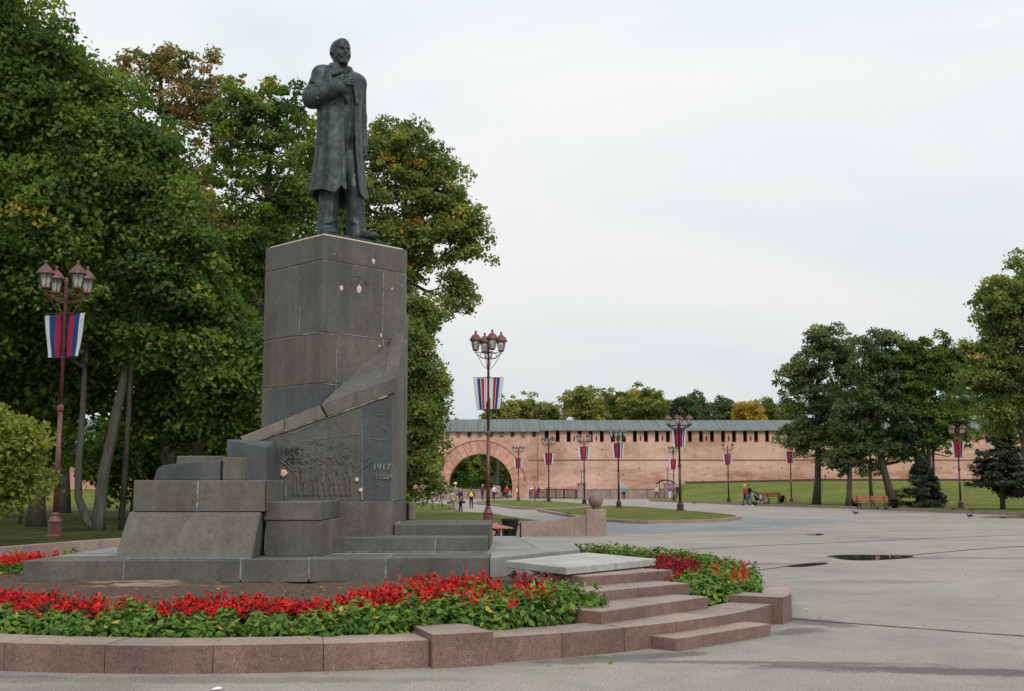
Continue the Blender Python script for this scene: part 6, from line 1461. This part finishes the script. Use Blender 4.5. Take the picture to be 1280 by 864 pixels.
person(837.6, 624.2, 606.9, 'person in a purple jacket and white trousers near the curved hoop', 175, 'purple_cloth', 'white_cloth', stride=.1, build=1.15, z0=.13, Y=131)
person(846.3, 623.2, 606.2, 'person in dark brown behind the six-lantern lamp post', 180, 'plum_cloth', 'plum_cloth', stride=.05)
person(931.5, 632.0, 605.6, 'elderly person in a dull red jacket beside the stroller couple partner', 75, 'red_cloth', 'navy_cloth', 'straw', stride=.22, build=1.15)
person(936.5, 632.6, 605.2, 'man in a black jacket and blue jeans pushing the stroller', 80, 'black_cloth', 'jeans', 'hair_dark', 'white_cloth', stride=.22, arms=(.45, .45), build=1.15, bend=.06)
# stroller
q = G(950, 632.3, 0); t = thing('stroller', 'dark baby stroller with white frame pushed along the square', 'stroller', (q.x, q.y, 0), rad(4))
for x, y in ((-.42, -.27), (-.42, .27), (.52, -.24), (.52, .24)):
    bm = bmesh.new(); add_lathe(bm, [(.10, -.02), (.15, -.025), (.16, 0), (.15, .025), (.10, .02)], 14, M=Matrix.Translation((x, y, .16)) @ Matrix.Rotation(math.pi/2, 4, 'X')); w0 = obj('wheel', bm, mt['tyre'], t)
bm = bmesh.new()
for y in (-.25, .25): add_tube(bm, [(-.75, y, 1.02), (-.55, y, .95), (.1, y, .48), (.52, y, .16)], .028, 6); add_tube(bm, [(-.42, y, .16), (-.1, y, .45), (.1, y, .75)], .022, 6)
add_tube(bm, [(-.75, -.25, 1.02), (-.75, .25, 1.02)], .03, 6); obj('frame', bm, mt['hair_grey'], t)
g = SDF((-.6, -.35, .2), (.65, .35, 1.15), .025); g.cap((-.25, 0, .55), (.25, 0, .48), .17, .15, k=.05); g.ell((-.22, 0, .80), (.26, .24, .20), k=.06); g.ell((.02, 0, .82), (.2, .19, .14), subtract=True, k=.03); g.mesh('seat', [mt['navy_cloth']], t)
bm = bmesh.new(); add_box(bm, -.35, .3, -.2, .2, .26, .33); obj('basket', bm, mt['beige'], t)
g = SDF((-.12, -.2, .5), (.25, .2, 1.0), .02); g.ell((.02, 0, .80), (.075, .07, .08), k=.02); g.cap((.03, 0, .72), (.12, 0, .60), .09, .08, k=.03); g.mesh('blanket', [mt['pink_cloth']], t)
# bicycle leaning near the group
q = G(557, 640.3, 0); t = thing('bicycle', 'parked bicycle on the grass beside the man in khaki', 'bicycle', (q.x, q.y, 0.02), .2)
for x in (-.52, .52):
    bm = bmesh.new(); R_ = .33; add_tube(bm, [(x+R_*math.cos(a), 0, .34+R_*math.sin(a)) for a in np.linspace(0, 2*math.pi, 19)], .022, 5, False); w0 = obj('wheel', bm, mt['tyre'], t)
bm = bmesh.new()
for a, b_ in (((-.52, .34), (-.15, .32)), ((-.15, .32), (-.25, .82)), ((-.52, .34), (-.25, .80)), ((-.24, .72), (.38, .78)), ((-.15, .32), (.40, .70)), ((.52, .34), (.36, .92))): add_tube(bm, [(a[0], 0, a[1]), (b_[0], 0, b_[1])], .018, 5)
add_tube(bm, [(.30, -.26, .98), (.36, 0, .94), (.30, .26, .98)], .014, 5); obj('frame', bm, mt['olive_cloth'], t)
bm = bmesh.new(); add_box(bm, -.36, -.14, -.07, .07, .83, .88); obj('saddle', bev(bm, .02), mt['black_cloth'], t)
# pigeons
def pigeon(px, py, rz, label, flying=False, z0=0.0):
    q = G(px, py, z0); t = thing('pigeon', label, 'pigeon', (q.x, q.y, z0), rad(rz), 'pigeons on the square')
    g = SDF((-.30, -.12, -.02), (.25, .12, .36), .012); g.ell((0, 0, .13), (.12, .062, .065), k=.02, tilt=0); g.cap((.08, 0, .15), (.125, 0, .24), .04, .026, k=.02); g.ell((.135, 0, .25), (.032, .026, .028), k=.01); g.cap((.16, 0, .25), (.185, 0, .242), .010, .005, k=.004); g.cap((-.09, 0, .125), (-.25, 0, .09), .035, .02, k=.02)
    for s_ in (-1, 1): g.cap((-.0, .025*s_, .09), (.01, .03*s_, .0), .010, .008, m=1, k=.004); g.cap((.01, .03*s_, .005), (.045, .035*s_, .005), .007, m=1, k=.003)
    g.mesh('body', [mt['pigeon_grey'], mt['orange_red']], t, 1.0)
    g = SDF((-.25, -.12, 0), (.12, .12, .26), .014)
    for s_ in (-1, 1): g.ell((-.03, .055*s_, .145), (.13, .018, .05), k=.004)
    g.mesh('wing', [mt['iron']], t, 1.0); return t
mat('pigeon_grey', (.10, .11, .13), .7)
for i, (px, py, rz, lab) in enumerate(((1069, 644, 200, 'pigeon on bare asphalt in front of the near red bench'), (1097, 637.6, 20, 'pigeon just below the middle of the near red bench'), (1107, 638.4, 150, 'pigeon below the right end of the near red bench'), (1192, 639.2, 10, 'pigeon by the kerb at the rightmost lamp'), (1214, 640.2, 170, 'pigeon on the kerb right of the rightmost lamp'),
        (1212, 648, 190, 'pigeon left of the long dark puddle'), (868, 630.6, 30, 'pigeon between the grass island and the stroller'), (711, 646, 160, 'pigeon on the grey path left of the ball pier'), (680, 628.6, 40, 'pigeon on the far grass island'))):
    pigeon(px, py, rz, lab)
# scraps of white litter near the front kerb
for px, py, s, lab in ((271, 862.5, .05, 'white paper scrap on the asphalt at the bottom edge'), (1007, 762.5, .025, 'tiny pale scrap on the asphalt right of the end pier')):
    q = G(px, py, 0); bm = bmesh.new(); vs = [bm.verts.new((q.x+s*math.cos(a)*random.uniform(.6, 1.1), q.y+s*math.sin(a)*random.uniform(.6, 1.1), .006+random.uniform(0, .02))) for a in np.linspace(0, 5.4, 7)]; bm.faces.new(vs); r_ = bmesh.ops.solidify(bm, geom=list(bm.faces), thickness=.004); o = obj('paper_scrap', bm, mt['white_cloth']); tag(o, lab, 'litter')
